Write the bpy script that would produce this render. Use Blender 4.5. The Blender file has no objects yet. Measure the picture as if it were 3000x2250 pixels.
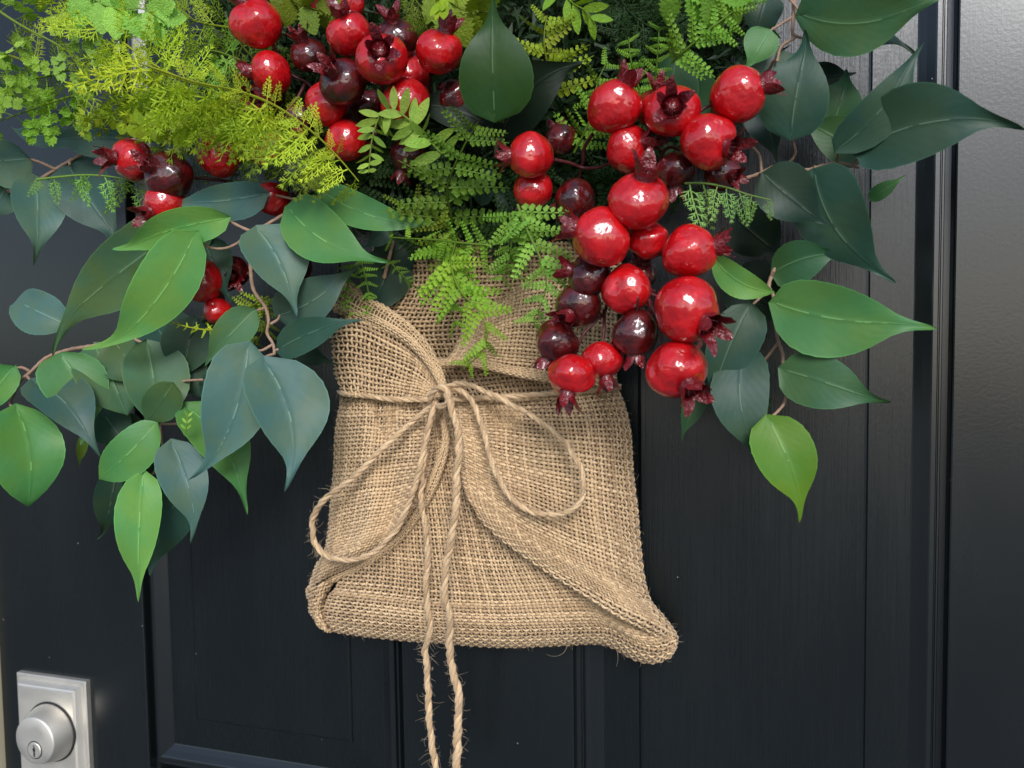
import bpy, math, random
import numpy as np
from mathutils import Vector, Matrix
random.seed(7); RNG = np.random.default_rng(7)
scn = bpy.context.scene
COL = scn.collection
R = math.radians

# ------------------------------------------------------------------ camera
# metres; the door face is the plane y = 0, x runs to the right along it, z up
D = 0.55                               # distance of the lens from the door
F, S = 2250.0, 3000.0 / 2212.0         # focal length in photo pixels, scale of the measuring sheet (2212 wide)
def unit(v): return v / np.linalg.norm(v)
e3 = unit(np.array([-.281, .958, -.0558]))
e2 = np.array([.002, -.0576, -.9983]); e2 = unit(e2 - e3 * e2.dot(e3))
e1 = np.cross(e2, e3)
CAM = np.array([0., -D, 0.])
def at(x, y, h=0.0):
    """world point seen at sheet position x, y and standing h metres off the door face"""
    x = np.asarray(x, float); y = np.asarray(y, float); h = np.asarray(h, float)
    d = ((x * S - 1500) / F)[..., None] * e1 + ((y * S - 1125) / F)[..., None] * e2 + e3
    return CAM + d * ((D - h) / d[..., 1])[..., None]
def mpp(p):                            # metres per sheet pixel at a world point
    return float(np.dot(np.asarray(p) - CAM, e3)) * S / F
cd = bpy.data.cameras.new('camera'); cam = bpy.data.objects.new('camera', cd); COL.objects.link(cam)
m = Matrix.Identity(4)
for i in range(3):
    m[i][0] = e1[i]; m[i][1] = -e2[i]; m[i][2] = -e3[i]; m[i][3] = CAM[i]
cam.matrix_world = m
cd.sensor_width = 36; cd.lens = 36 * F / 3000; cd.clip_start = .01; cd.clip_end = 100
scn.camera = cam
cd.dof.use_dof = True; cd.dof.focus_distance = .50; cd.dof.aperture_fstop = 10

# ------------------------------------------------------------------ light
SUN_EL, SUN_AZ = 30.0, 21.0            # azimuth to the right of straight behind the camera
w = bpy.data.worlds.new('World'); scn.world = w; w.use_nodes = True
nt = w.node_tree; bg = nt.nodes['Background']
sky = nt.nodes.new('ShaderNodeTexSky'); sky.sky_type = 'NISHITA'; sky.sun_disc = False
sky.sun_elevation = R(SUN_EL); sky.sun_rotation = R(180 - SUN_AZ)
sky.air_density = .8; sky.dust_density = .6; sky.ozone_density = 1.0
hs = nt.nodes.new('ShaderNodeHueSaturation'); hs.inputs['Saturation'].default_value = .85   # a thin veil of cloud
nt.links.new(sky.outputs[0], hs.inputs['Color']); nt.links.new(hs.outputs[0], bg.inputs[0]); bg.inputs[1].default_value = 0.105
sd = bpy.data.lights.new('sun', 'SUN'); sd.energy = 1.5; sd.angle = R(22); sd.color = (1, .995, .988)
so = bpy.data.objects.new('sun', sd); COL.objects.link(so)
sv = Vector((math.sin(R(SUN_AZ)) * math.cos(R(SUN_EL)), -math.cos(R(SUN_AZ)) * math.cos(R(SUN_EL)), math.sin(R(SUN_EL))))
so.rotation_euler = sv.to_track_quat('Z', 'Y').to_euler()
scn.view_settings.view_transform = 'Standard'; scn.view_settings.look = 'None'
scn.view_settings.exposure = 0.84; scn.view_settings.gamma = 1
scn.cycles.use_denoising = True; scn.cycles.caustics_reflective = False; scn.cycles.caustics_refractive = False
scn.cycles.max_bounces = 6; scn.cycles.diffuse_bounces = 3; scn.cycles.glossy_bounces = 3

# ------------------------------------------------------------------ helpers
def link(name, me, mat, parent=None):
    o = bpy.data.objects.new(name, me); COL.objects.link(o)
    if mat and not me.materials: me.materials.append(mat)
    if parent is not None: o.parent = parent
    return o
def tag(o, label=None, cat=None, group=None, kind=None):
    for k, v in (('label', label), ('category', cat), ('group', group), ('kind', kind)):
        if v: o[k] = v
    return o
def thing(name, label, cat, group=None, loc=(0, 0, 0)):
    o = bpy.data.objects.new(name, None); COL.objects.link(o); o.location = loc
    o.empty_display_size = .02
    return tag(o, label, cat, group)
def mesh(name, verts, faces, smooth=True, uv=None):
    me = bpy.data.meshes.new(name)
    me.from_pydata([tuple(v) for v in verts], [], [tuple(f) for f in faces])
    if uv is not None:
        ul = me.uv_layers.new(name='UVMap')
        li = np.empty(len(me.loops), np.int32); me.loops.foreach_get('vertex_index', li)
        ul.data.foreach_set('uv', np.asarray(uv, np.float32)[li].ravel())
    if smooth: me.shade_smooth()
    return me
def quad_mesh(name, V, Q, smooth=True, attr=None):
    me = bpy.data.meshes.new(name)
    V = np.ascontiguousarray(V, np.float32); Q = np.ascontiguousarray(Q, np.int32)
    me.vertices.add(len(V)); me.vertices.foreach_set('co', V.ravel())
    me.loops.add(Q.size); me.loops.foreach_set('vertex_index', Q.ravel())
    me.polygons.add(len(Q)); me.polygons.foreach_set('loop_start', np.arange(0, Q.size, 4, dtype=np.int32))
    me.update(calc_edges=True)
    if attr is not None:
        a = me.attributes.new('tone', 'FLOAT', 'POINT'); a.data.foreach_set('value', np.ascontiguousarray(attr, np.float32))
    if smooth: me.shade_smooth()
    return me
def spline(pts, n):
    """Catmull-Rom through pts (any dimension), n samples evenly spaced along it"""
    P = np.asarray(pts, float)
    if len(P) == 2:
        t = np.linspace(0, 1, n)[:, None]; return P[0] * (1 - t) + P[1] * t
    E = np.vstack([2 * P[0] - P[1], P, 2 * P[-1] - P[-2]])
    out = []
    for i in range(1, len(E) - 2):
        t = np.linspace(0, 1, 24, endpoint=False)[:, None]
        a, b, c, d = E[i - 1], E[i], E[i + 1], E[i + 2]
        out.append(.5 * (2 * b + (c - a) * t + (2 * a - 5 * b + 4 * c - d) * t ** 2 + (3 * b - a - 3 * c + d) * t ** 3))
    Q = np.vstack(out + [P[-1:]])
    L = np.r_[0, np.cumsum(np.linalg.norm(np.diff(Q[:, :2], axis=0), axis=1))]
    s = np.linspace(0, L[-1], n)
    return np.stack([np.interp(s, L, Q[:, k]) for k in range(Q.shape[1])], 1)
def frames(P):
    T = np.gradient(P, axis=0); T /= np.linalg.norm(T, axis=1, keepdims=True) + 1e-12
    up = np.array([0.13, -1.0, 0.21]); N = []
    n = up - T[0] * up.dot(T[0]); n /= np.linalg.norm(n)
    for t in T:
        n = n - t * n.dot(t); n /= np.linalg.norm(n) + 1e-12; N.append(n)
    N = np.array(N); return T, N, np.cross(T, N)
def tube_arrays(P, r, K=6, frame=None, closed_ends=True):
    P = np.asarray(P, float); n = len(P); r = np.broadcast_to(np.asarray(r, float), (n,))
    T, N, B = frame if frame else frames(P)
    a = np.arange(K) * 2 * math.pi / K
    V = P[:, None] + r[:, None, None] * (np.cos(a)[None, :, None] * N[:, None] + np.sin(a)[None, :, None] * B[:, None])
    i = np.arange(n - 1)[:, None] * K; k = np.arange(K)[None]; k2 = (k + 1) % K
    Q = np.stack([i + k, i + k2, i + K + k2, i + K + k], -1).reshape(-1, 4)
    return V.reshape(-1, 3), Q
def join_arrays(parts):
    V, Q, o = [], [], 0
    for v, q in parts:
        V.append(v); Q.append(q + o); o += len(v)
    return np.vstack(V), np.vstack(Q)
def tube(name, P, r, mat, parent, K=6):
    V, Q = tube_arrays(P, r, K)
    return link(name, quad_mesh(name, V, Q), mat, parent)

# ------------------------------------------------------------------ materials
class NT:
    def __init__(s, name):
        s.m = bpy.data.materials.new(name); s.m.use_nodes = True; s.t = s.m.node_tree
        s.b = s.t.nodes['Principled BSDF']
    def n(s, typ, **kw):
        nd = s.t.nodes.new('ShaderNode' + typ)
        for k, v in kw.items():
            if k[0] == 'i' and k[1:].isdigit(): s.put(nd.inputs[int(k[1:])], v)
            elif k in nd.inputs: s.put(nd.inputs[k], v)
            else: setattr(nd, k, v)
        return nd
    def put(s, sock, v):
        if isinstance(v, bpy.types.NodeSocket): s.t.links.new(v, sock)
        else: sock.default_value = v
    def set(s, **kw):
        for k, v in kw.items(): s.put(s.b.inputs[k.replace('_', ' ')], v)
        return s
    def noise(s, scale, detail=3, vec=None, rough=.5):
        nd = s.n('TexNoise'); nd.inputs['Scale'].default_value = scale; nd.inputs['Detail'].default_value = detail
        nd.inputs['Roughness'].default_value = rough
        if vec is not None: s.put(nd.inputs['Vector'], vec)
        return nd.outputs['Fac']
    def ramp(s, fac, stops):
        nd = s.n('ValToRGB'); s.put(nd.inputs[0], fac); e = nd.color_ramp.elements
        while len(e) < len(stops): e.new(.5)
        for el, (p, c) in zip(e, stops):
            el.position = p; el.color = c if len(c) == 4 else (*c, 1)
        return nd.outputs['Color']
    def mix(s, fac, a, b, mode='MIX'):
        nd = s.n('Mix', data_type='RGBA', blend_type=mode); s.put(nd.inputs[0], fac)
        s.put(nd.inputs[6], a); s.put(nd.inputs[7], b); return nd.outputs[2]
    def math(s, op, a, b=0.0):
        nd = s.n('Math', operation=op); s.put(nd.inputs[0], a); s.put(nd.inputs[1], b); return nd.outputs[0]
    def coords(s, kind='Object', scale=None):
        o = s.n('TexCoord').outputs[kind]
        if scale:
            mp = s.n('Mapping'); s.put(mp.inputs[0], o); mp.inputs['Scale'].default_value = scale; o = mp.outputs[0]
        return o
    def bump(s, h, strength, dist, prev=None):
        nd = s.n('Bump'); s.put(nd.inputs['Height'], h); nd.inputs['Strength'].default_value = strength
        nd.inputs['Distance'].default_value = dist
        if prev is not None: s.put(nd.inputs['Normal'], prev)
        return nd.outputs[0]

def black_paint(name, grain, rough):
    q = NT(name)
    streak = q.noise(1, 5, q.coords('Object', (900, 900, 14)), .65)
    peel = q.noise(420, 2, q.coords('Object'))
    wear = q.noise(16, 4, q.coords('Object', (1, 1, .35)))
    dots = q.n('TexVoronoi', feature='F1'); q.put(dots.inputs['Vector'], q.coords('Object')); dots.inputs['Scale'].default_value = 75
    rnd = q.n('SeparateColor'); q.put(rnd.inputs[0], dots.outputs['Color'])
    speck = q.math('MULTIPLY', q.math('LESS_THAN', dots.outputs['Distance'], .036), q.math('GREATER_THAN', rnd.outputs[0], .88))
    drip = q.math('GREATER_THAN', q.noise(1, 2, q.coords('Object', (260, 260, 60))), .77)
    base = q.mix(wear, (.0026, .0046, .0054, 1), (.0048, .0078, .0086, 1))
    base = q.mix(q.math('MULTIPLY', drip, .5), base, (.002, .002, .003, 1))
    base = q.mix(q.math('MULTIPLY', speck, .7), base, (.5, .5, .48, 1))
    rr = q.math('ADD', q.math('ADD', q.math('MULTIPLY', wear, .16), q.math('MULTIPLY', streak, .22 * min(1, grain * 2.5))), rough - .08 - .1 * min(1, grain * 2.5))
    nb = q.bump(peel, .10 if grain < .5 else .05, .0006)
    nb = q.bump(streak, grain, .0005, nb)
    q.set(Base_Color=base, Roughness=rr, Normal=nb, Coat_Weight=.0 if grain > .2 else (.5 if grain < .05 else .2), Coat_Roughness=.22); q.b.inputs['IOR'].default_value = 1.52
    return q.m
M_FRAME = black_paint('door_paint_smooth', .07, .27)
M_PANEL = black_paint('door_paint_grained', .36, .26)
M_MOULD = black_paint('door_paint_moulding', .03, .30)

q = NT('cream_paint'); q.set(Base_Color=(.62, .55, .38, 1), Roughness=.5); M_CREAM = q.m
q = NT('rubber'); q.set(Base_Color=(.012, .012, .013, 1), Roughness=.6); M_RUBBER = q.m
q = NT('satin_nickel')
q.set(Base_Color=(.78, .735, .655, 1), Metallic=1.0, Roughness=q.math('ADD', q.math('MULTIPLY', q.noise(60, 3, q.coords('Object')), .22), .46),
      Normal=q.bump(q.noise(1, 3, q.coords('Object', (90, 90, 2600))), .06, .0004)); M_NICKEL = q.m
q = NT('dark_slot'); q.set(Base_Color=(.01, .01, .01, 1), Roughness=.7); M_SLOT = q.m

def leaf_material():
    q = NT('fabric_leaf')
    col = q.n('ObjectInfo').outputs['Color']; rnd = q.n('ObjectInfo').outputs['Random']
    uv = q.n('SeparateXYZ'); q.put(uv.inputs[0], q.n('UVMap').outputs[0])
    u, v = uv.outputs[0], uv.outputs[1]            # u 0..1 across (0.5 on the midrib), v 0..1 along
    d = q.math('ABSOLUTE', q.math('SUBTRACT', u, .5))
    blot = q.noise(38, 3, q.coords('Object'))
    c = q.mix(q.math('MULTIPLY', q.ramp(blot, [(.40, (0, 0, 0)), (.62, (1, 1, 1))]), .62), col, q.mix(1, col, (1.55, 1.05, .60, 1), 'MULTIPLY'))
    c = q.mix(q.math('MULTIPLY', q.noise(240, 2, q.coords('Object')), .3), c, q.mix(1, c, (.7, .75, .8, 1), 'MULTIPLY'))
    # midrib: a pale worn crease that breaks up towards the tip
    wear = q.math('GREATER_THAN', q.math('ADD', q.noise(75, 2, q.coords('Object')), q.math('MULTIPLY', v, -.20)), .40)
    rib = q.math('MULTIPLY', q.math('LESS_THAN', d, .010), q.math('LESS_THAN', v, .72))
    c = q.mix(q.math('MULTIPLY', q.math('MULTIPLY', rib, wear), .5), c, q.mix(.20, q.mix(1, col, (2.8, 2.6, 2.4, 1), 'MULTIPLY'), (.5, .52, .36, 1)))
    edge = q.math('GREATER_THAN', d, .485)
    c = q.mix(q.math('MULTIPLY', edge, .4), c, q.mix(1, col, (2.1, 2.1, 1.8, 1), 'MULTIPLY'))
    ribh = q.math('SUBTRACT', 1, q.math('MINIMUM', q.math('MULTIPLY', d, 22), 1))
    ang = q.math('SUBTRACT', q.math('MULTIPLY', v, 10), q.math('MULTIPLY', d, 7))
    side = q.math('SINE', q.math('MULTIPLY', ang, 6.283))
    nb = q.bump(ribh, .25, .0007)
    nb = q.bump(side, .03, .0004, nb)
    nb = q.bump(q.noise(1500, 2, q.coords('Object')), .16, .0004, nb)
    nb = q.bump(q.noise(50, 2, q.coords('Object')), .3, .0025, nb)
    q.set(Base_Color=c, Roughness=.45, Normal=nb); q.b.inputs['Specular IOR Level'].default_value = .30
    tr = q.n('BsdfTranslucent'); q.put(tr.inputs[0], q.mix(1, c, (1.2, 1.35, .5, 1), 'MULTIPLY')); q.put(tr.inputs[1], nb)
    mx = q.n('MixShader'); mx.inputs[0].default_value = .18
    out = q.t.nodes['Material Output']
    q.t.links.new(q.b.outputs[0], mx.inputs[1]); q.t.links.new(tr.outputs[0], mx.inputs[2]); q.t.links.new(mx.outputs[0], out.inputs[0])
    return q.m
M_LEAF = leaf_material()

def fern_material():
    q = NT('plastic_fern')
    col = q.n('ObjectInfo').outputs['Color']
    n1 = q.noise(60, 3, q.coords('Generated', (.06, .06, .06)))
    c = q.mix(q.noise(5, 3, q.coords('Object')), q.mix(1, col, (.62, .72, .6, 1), 'MULTIPLY'), q.mix(1, col, (1.3, 1.2, 1.15, 1), 'MULTIPLY'))
    q.set(Base_Color=c, Roughness=.5, Normal=q.bump(q.noise(14, 2, q.coords('Object')), .25, .02)); q.b.inputs['Specular IOR Level'].default_value = .25
    tr = q.n('BsdfTranslucent'); q.put(tr.inputs[0], q.mix(1, c, (1.25, 1.3, .5, 1), 'MULTIPLY'))
    mx = q.n('MixShader'); mx.inputs[0].default_value = .28
    out = q.t.nodes['Material Output']
    q.t.links.new(q.b.outputs[0], mx.inputs[1]); q.t.links.new(tr.outputs[0], mx.inputs[2]); q.t.links.new(mx.outputs[0], out.inputs[0])
    return q.m
M_FERN = fern_material()

def berry_material(name, c0, c1, crack):
    q = NT(name)
    oc = q.coords('Object'); rnd = q.n('ObjectInfo').outputs['Random']
    off = q.n('VectorMath', operation='ADD'); q.put(off.inputs[0], oc)
    cmb = q.n('CombineXYZ'); q.put(cmb.inputs[0], q.math('MULTIPLY', rnd, 37.0)); q.put(cmb.inputs[1], q.math('MULTIPLY', rnd, 11.0)); q.put(off.inputs[1], cmb.outputs[0])
    v = off.outputs[0]
    big = q.noise(1.7, 3, v)
    c = q.mix(q.ramp(big, [(.35, (0, 0, 0)), (.7, (1, 1, 1))]), c0, c1)
    bruise = q.ramp(q.noise(1.3, 4, v, .6), [(.66, (0, 0, 0)), (.72, (1, 1, 1))])
    c = q.mix(q.math('MULTIPLY', bruise, .35), c, q.mix(.5, c0, (.10, .012, .012, 1)))
    fleck = q.math('GREATER_THAN', q.noise(15, 2, v), .77)
    c = q.mix(q.math('MULTIPLY', fleck, .3), c, crack)
    st = q.n('Mapping'); q.put(st.inputs[0], v); st.inputs['Scale'].default_value = (1, 1, 3.2)
    wr = q.noise(3.2, 5, st.outputs[0], .62)
    nb = q.bump(q.noise(1.5, 2, v), .10, .10)
    nb = q.bump(wr, .03, .04, nb)
    q.set(Base_Color=c, Roughness=.5, Normal=nb, Coat_Weight=1.0, Coat_Roughness=q.math('ADD', q.math('MULTIPLY', big, .12), .0), Coat_Normal=nb)
    q.b.inputs['Coat IOR'].default_value = 1.62; q.b.inputs['Specular IOR Level'].default_value = .25
    return q.m
M_RED = berry_material('red_lacquer', (.40, .0012, .0040, 1), (.58, .0035, .0065, 1), (.50, .10, .08, 1))
M_MAROON = berry_material('maroon_lacquer', (.028, .0007, .0010, 1), (.120, .0018, .0022, 1), (.20, .06, .05, 1))
def calyx_material():
    q = NT('calyx_lacquer')
    c = q.mix(q.noise(3, 3, q.coords('Object')), (.045, .0025, .005, 1), (.24, .006, .011, 1))
    q.set(Base_Color=c, Roughness=.3, Coat_Weight=.6, Coat_Roughness=.15, Normal=q.bump(q.noise(6, 3, q.coords('Object')), .3, .1))
    return q.m
M_CALYX = calyx_material()
q = NT('berry_stem_wrap'); q.set(Base_Color=(.075, .010, .012, 1), Roughness=.5, Normal=q.bump(q.noise(500, 3, q.coords('Object')), .4, .001)); M_BSTEM = q.m
q = NT('twig_wrap')
q.set(Base_Color=q.mix(q.noise(160, 3, q.coords('Object')), (.22, .13, .08, 1), (.42, .275, .19, 1)), Roughness=.7,
      Normal=q.bump(q.noise(380, 3, q.coords('Object')), .4, .001)); M_TWIG = q.m

def jute(name, dark, light, fib):
    q = NT(name)
    a = q.n('Attribute', attribute_name='tone').outputs['Fac']
    n1 = q.noise(35, 4, q.coords('Object')); n2 = q.noise(1400, 3, q.coords('Object'))
    f = q.math('ADD', q.math('MULTIPLY', a, .5), q.math('ADD', q.math('MULTIPLY', n1, .3), q.math('MULTIPLY', n2, .35)))
    c = q.ramp(f, [(.25, dark), (.85, light)])
    q.set(Base_Color=c, Roughness=.85, Sheen_Weight=.25, Sheen_Roughness=.4, Normal=q.bump(n2, fib, .0006))
    q.b.inputs['Specular IOR Level'].default_value = .25
    return q.m
M_BURLAP = jute('burlap', (.36, .225, .115, 1), (.80, .575, .335, 1), .6)
M_TWINE = jute('jute_twine', (.32, .195, .10, 1), (.77, .545, .32, 1), .7)
M_HAIR = jute('jute_fibre', (.40, .28, .16, 1), (.62, .48, .32, 1), .0)
q = NT('brown_lining'); q.set(Base_Color=q.mix(q.noise(60, 4, q.coords('Object')), (.11, .065, .031, 1), (.22, .137, .07, 1)), Roughness=.95); M_LINING = q.m

# ------------------------------------------------------------------ the door
door = thing('front_door', 'glossy black panelled front door with grained raised panels behind the wreath', 'door')
def box_mesh(name, x0, x1, y0, y1, z0, z1, bev=0.0):
    vs = [(x, y, z) for x in (x0, x1) for y in (y0, y1) for z in (z0, z1)]
    fs = [(0, 1, 3, 2), (4, 6, 7, 5), (0, 4, 5, 1), (2, 3, 7, 6), (0, 2, 6, 4), (1, 5, 7, 3)]
    me = mesh(name, vs, fs, smooth=False)
    return me
XA = at(304, 1253)[0]; XB = at(872, 1475)[0]; XC = at(1236, 1475)[0]; XD = at(2056, 1106)[0]
XL = at(10, 1600)[0]; XR = XD + .16
ZB = at(322, 1661)[2]; ZT = .62; ZLOW = ZB - .14
TH = .045
def board(name, x0, x1, z0, z1):
    return link(name, box_mesh(name, x0, x1, 0, TH, z0, z1), M_FRAME, door)
board('stile', XL, XA, ZLOW, ZT + .12); board('stile', XB, XC, ZB, ZT); board('stile', XD, XR, ZLOW, ZT + .12)
board('rail', XA, XD, ZLOW, ZB); board('rail', XA, XD, ZT, ZT + .12)
# cross-section from the stile edge inwards: (distance, depth) in millimetres
PROF = [(0, 0), (.8, .5), (1.3, 2), (1.6, 9), (5.4, 9.4), (5.9, 5.8), (6.5, 4.8), (7.5, 4.8), (7.8, 5.8), (8.6, 5.8), (9, 2.4), (9.7, 1.8), (12.2, 1.8), (13.1, 2.2), (17.5, 5.4), (21.6, 8.0), (22.4, 8.3)]
BAND = [(22.4, 8.3), (49, 5.5), (49.4, 5.9), (50.3, 4.6), (51.8, 3.8)]
def opening(x0, x1, z0, z1):
    def ring(p): return [(x0 + p[0] / 1e3, p[1] / 1e3, z0 + p[0] / 1e3), (x1 - p[0] / 1e3, p[1] / 1e3, z0 + p[0] / 1e3),
                         (x1 - p[0] / 1e3, p[1] / 1e3, z1 - p[0] / 1e3), (x0 + p[0] / 1e3, p[1] / 1e3, z1 - p[0] / 1e3)]
    rings = [ring(p) for p in PROF]
    for k in range(4):
        vs = []; n = len(rings)
        for r_ in rings: vs += [r_[k], r_[(k + 1) % 4]]
        fs = [(2 * i, 2 * i + 1, 2 * i + 3, 2 * i + 2) for i in range(n - 1)]
        me = mesh('moulding', vs, fs, smooth=False)
        link('moulding', me, M_MOULD, door)
    vs = []
    for p in BAND: vs += ring(p)
    fs = []
    for i in range(len(BAND) - 1):
        for k in range(4): fs.append((4 * i + k, 4 * i + (k + 1) % 4, 4 * i + 4 + (k + 1) % 4, 4 * i + 4 + k))
    b = 4 * (len(BAND) - 1); fs.append((b, b + 1, b + 2, b + 3))
    link('panel', mesh('panel', vs, fs, smooth=False), M_PANEL, door)
opening(XA, XB, ZB, ZT); opening(XC, XD, ZB, ZT)
# deadbolt, carried by the door
lock = bpy.data.objects.new('deadbolt', None); COL.objects.link(lock); lock.parent = door
lock['label'] = 'satin nickel deadbolt with stepped square plate and key cylinder'
PX0 = at(40, 1500, .004)[0]; PX1 = at(197, 1530, 0)[0]; PZ1 = at(115, 1462, .004)[2]; PZ0 = PZ1 - (PX1 - PX0) * 1.25
def stepped(name, rings):
    vs, fs = [], []
    for (ins, h) in rings:
        vs += [(PX0 + ins, -h, PZ0 + ins), (PX1 - ins, -h, PZ0 + ins), (PX1 - ins, -h, PZ1 - ins), (PX0 + ins, -h, PZ1 - ins)]
    for i in range(len(rings) - 1):
        for k in range(4): fs.append((4 * i + k, 4 * i + (k + 1) % 4, 4 * i + 4 + (k + 1) % 4, 4 * i + 4 + k))
    b = 4 * (len(rings) - 1); fs.append((b, b + 1, b + 2, b + 3))
    return mesh(name, vs, fs, smooth=False)
link('backplate', stepped('backplate', [(0, -.001), (0, .0045), (.001, .0055), (.0045, .0055), (.005, .0062), (.0075, .0100), (.0085, .0105), (.0092, .0112), (.0102, .0112)]), M_NICKEL, lock)
c0 = at(111, 1580, .0112)
def lathe(name, prof, mat, parent, c, n=48):
    vs, fs = [], []
    for (r_, h) in prof:
        for k in range(n):
            a = 2 * math.pi * k / n; vs.append((c[0] + r_ * math.cos(a), c[1] - h, c[2] + r_ * math.sin(a)))
    for i in range(len(prof) - 1):
        for k in range(n): fs.append((i * n + k, i * n + (k + 1) % n, (i + 1) * n + (k + 1) % n, (i + 1) * n + k))
    fs.append(tuple((len(prof) - 1) * n + k for k in range(n)))
    me = mesh(name, vs, fs)
    o = link(name, me, mat, parent)
    return o
rb = 62 * mpp(c0)
best = min(np.linspace(.005, .06, 200), key=lambda hh: abs(at(74, 1602, .0112 + hh)[0] - c0[0]))
LEN = float(best); rt = 49.5 * mpp(c0 - np.array([0, LEN, 0]))
lathe('collar_ring', [(rb * 1.06, 0), (rb * 1.06, .0008), (rb * 1.01, .0011)], M_SLOT, lock, c0)
lathe('cylinder', [(rb, 0), (rb, .003), (rt * 1.06, LEN * .93), (rt * 1.045, LEN * .97), (rt, LEN), (rt * .55, LEN + .0001)], M_NICKEL, lock, c0)
pc = c0 + np.array([.0004, -LEN - .0001, -.008]); pr = 17 * mpp(pc)
lathe('plug_ring', [(pr * 1.18, 0), (pr * 1.16, .0003), (pr * 1.0, .0003)], M_SLOT, lock, pc, 32)
lathe('key_plug', [(pr * 1.06, 0), (pr, .0009), (pr * .9, .0009), (pr * .5, .0009)], M_NICKEL, lock, pc, 32)
kv = []; kz = [(-.0009, -.006), (.0009, -.006), (.0009, -.001), (.0018, .0005), (.0012, .0022), (.0005, .003), (.0005, .0052), (-.0005, .0052), (-.0005, .003), (-.0012, .0022), (-.0018, .0005), (-.0009, -.001)]
kk = pr / .0075
n = len(kz); kv = [(pc[0] + a * kk, pc[1] - .00105, pc[2] + b * kk) for a, b in kz] + [(pc[0] + a * kk, pc[1] - .0004, pc[2] + b * kk) for a, b in kz]
link('keyhole', mesh('keyhole', kv, [tuple(range(n))] + [(i, (i + 1) % n, n + (i + 1) % n, n + i) for i in range(n)], smooth=False), M_SLOT, lock)
# screw hole in the cylinder wall left out of reach; jamb at the left edge
jx = XL - .0085
jamb = link('door_frame', box_mesh('door_frame', jx - .05, jx, -.012, .08, ZLOW, ZT + .12), M_CREAM)
tag(jamb, 'cream painted door frame showing as a thin strip beside the black door', 'door frame')

q = NT('bounce_floor_grey')
q.set(Base_Color=q.mix(q.noise(6, 6, q.coords('Object')), (.12, .125, .13, 1), (.18, .185, .19, 1)), Roughness=.85, Normal=q.bump(q.noise(300, 3, q.coords('Object')), .3, .002))
ground = link('bounce_floor', mesh('bounce_floor', [(-40, 60, -1.25), (40, 60, -1.25), (40, -60, -1.25), (-40, -60, -1.25)], [(0, 1, 2, 3)], smooth=False), q.m)  # unseen floor, added for bounce light and its reflection in the door
tag(ground, kind='structure')
# ------------------------------------------------------------------ burlap bag
bag = thing('burlap_bag', 'tan woven burlap bag with folded corners tied shut at its neck', 'bag')
def coons(bottom, top, left, right, U, Vv):
    n = 240
    Bc, Tc, Lc, Rc = (spline(c, n) for c in (bottom, top, left, right)); s = np.linspace(0, 1, n)
    f = lambda c, t: np.stack([np.interp(t, s, c[:, k]) for k in (0, 1)], -1)
    b, t_, l, r_ = f(Bc, U), f(Tc, U), f(Lc, Vv), f(Rc, Vv)
    u, v = U[..., None], Vv[..., None]
    c00, c10, c01, c11 = (Bc[0] + Lc[0]) / 2, (Bc[-1] + Rc[0]) / 2, (Tc[0] + Lc[-1]) / 2, (Tc[-1] + Rc[-1]) / 2
    return (1 - v) * b + v * t_ + (1 - u) * l + u * r_ - ((1 - u) * (1 - v) * c00 + u * (1 - v) * c10 + (1 - u) * v * c01 + u * v * c11)
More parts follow.
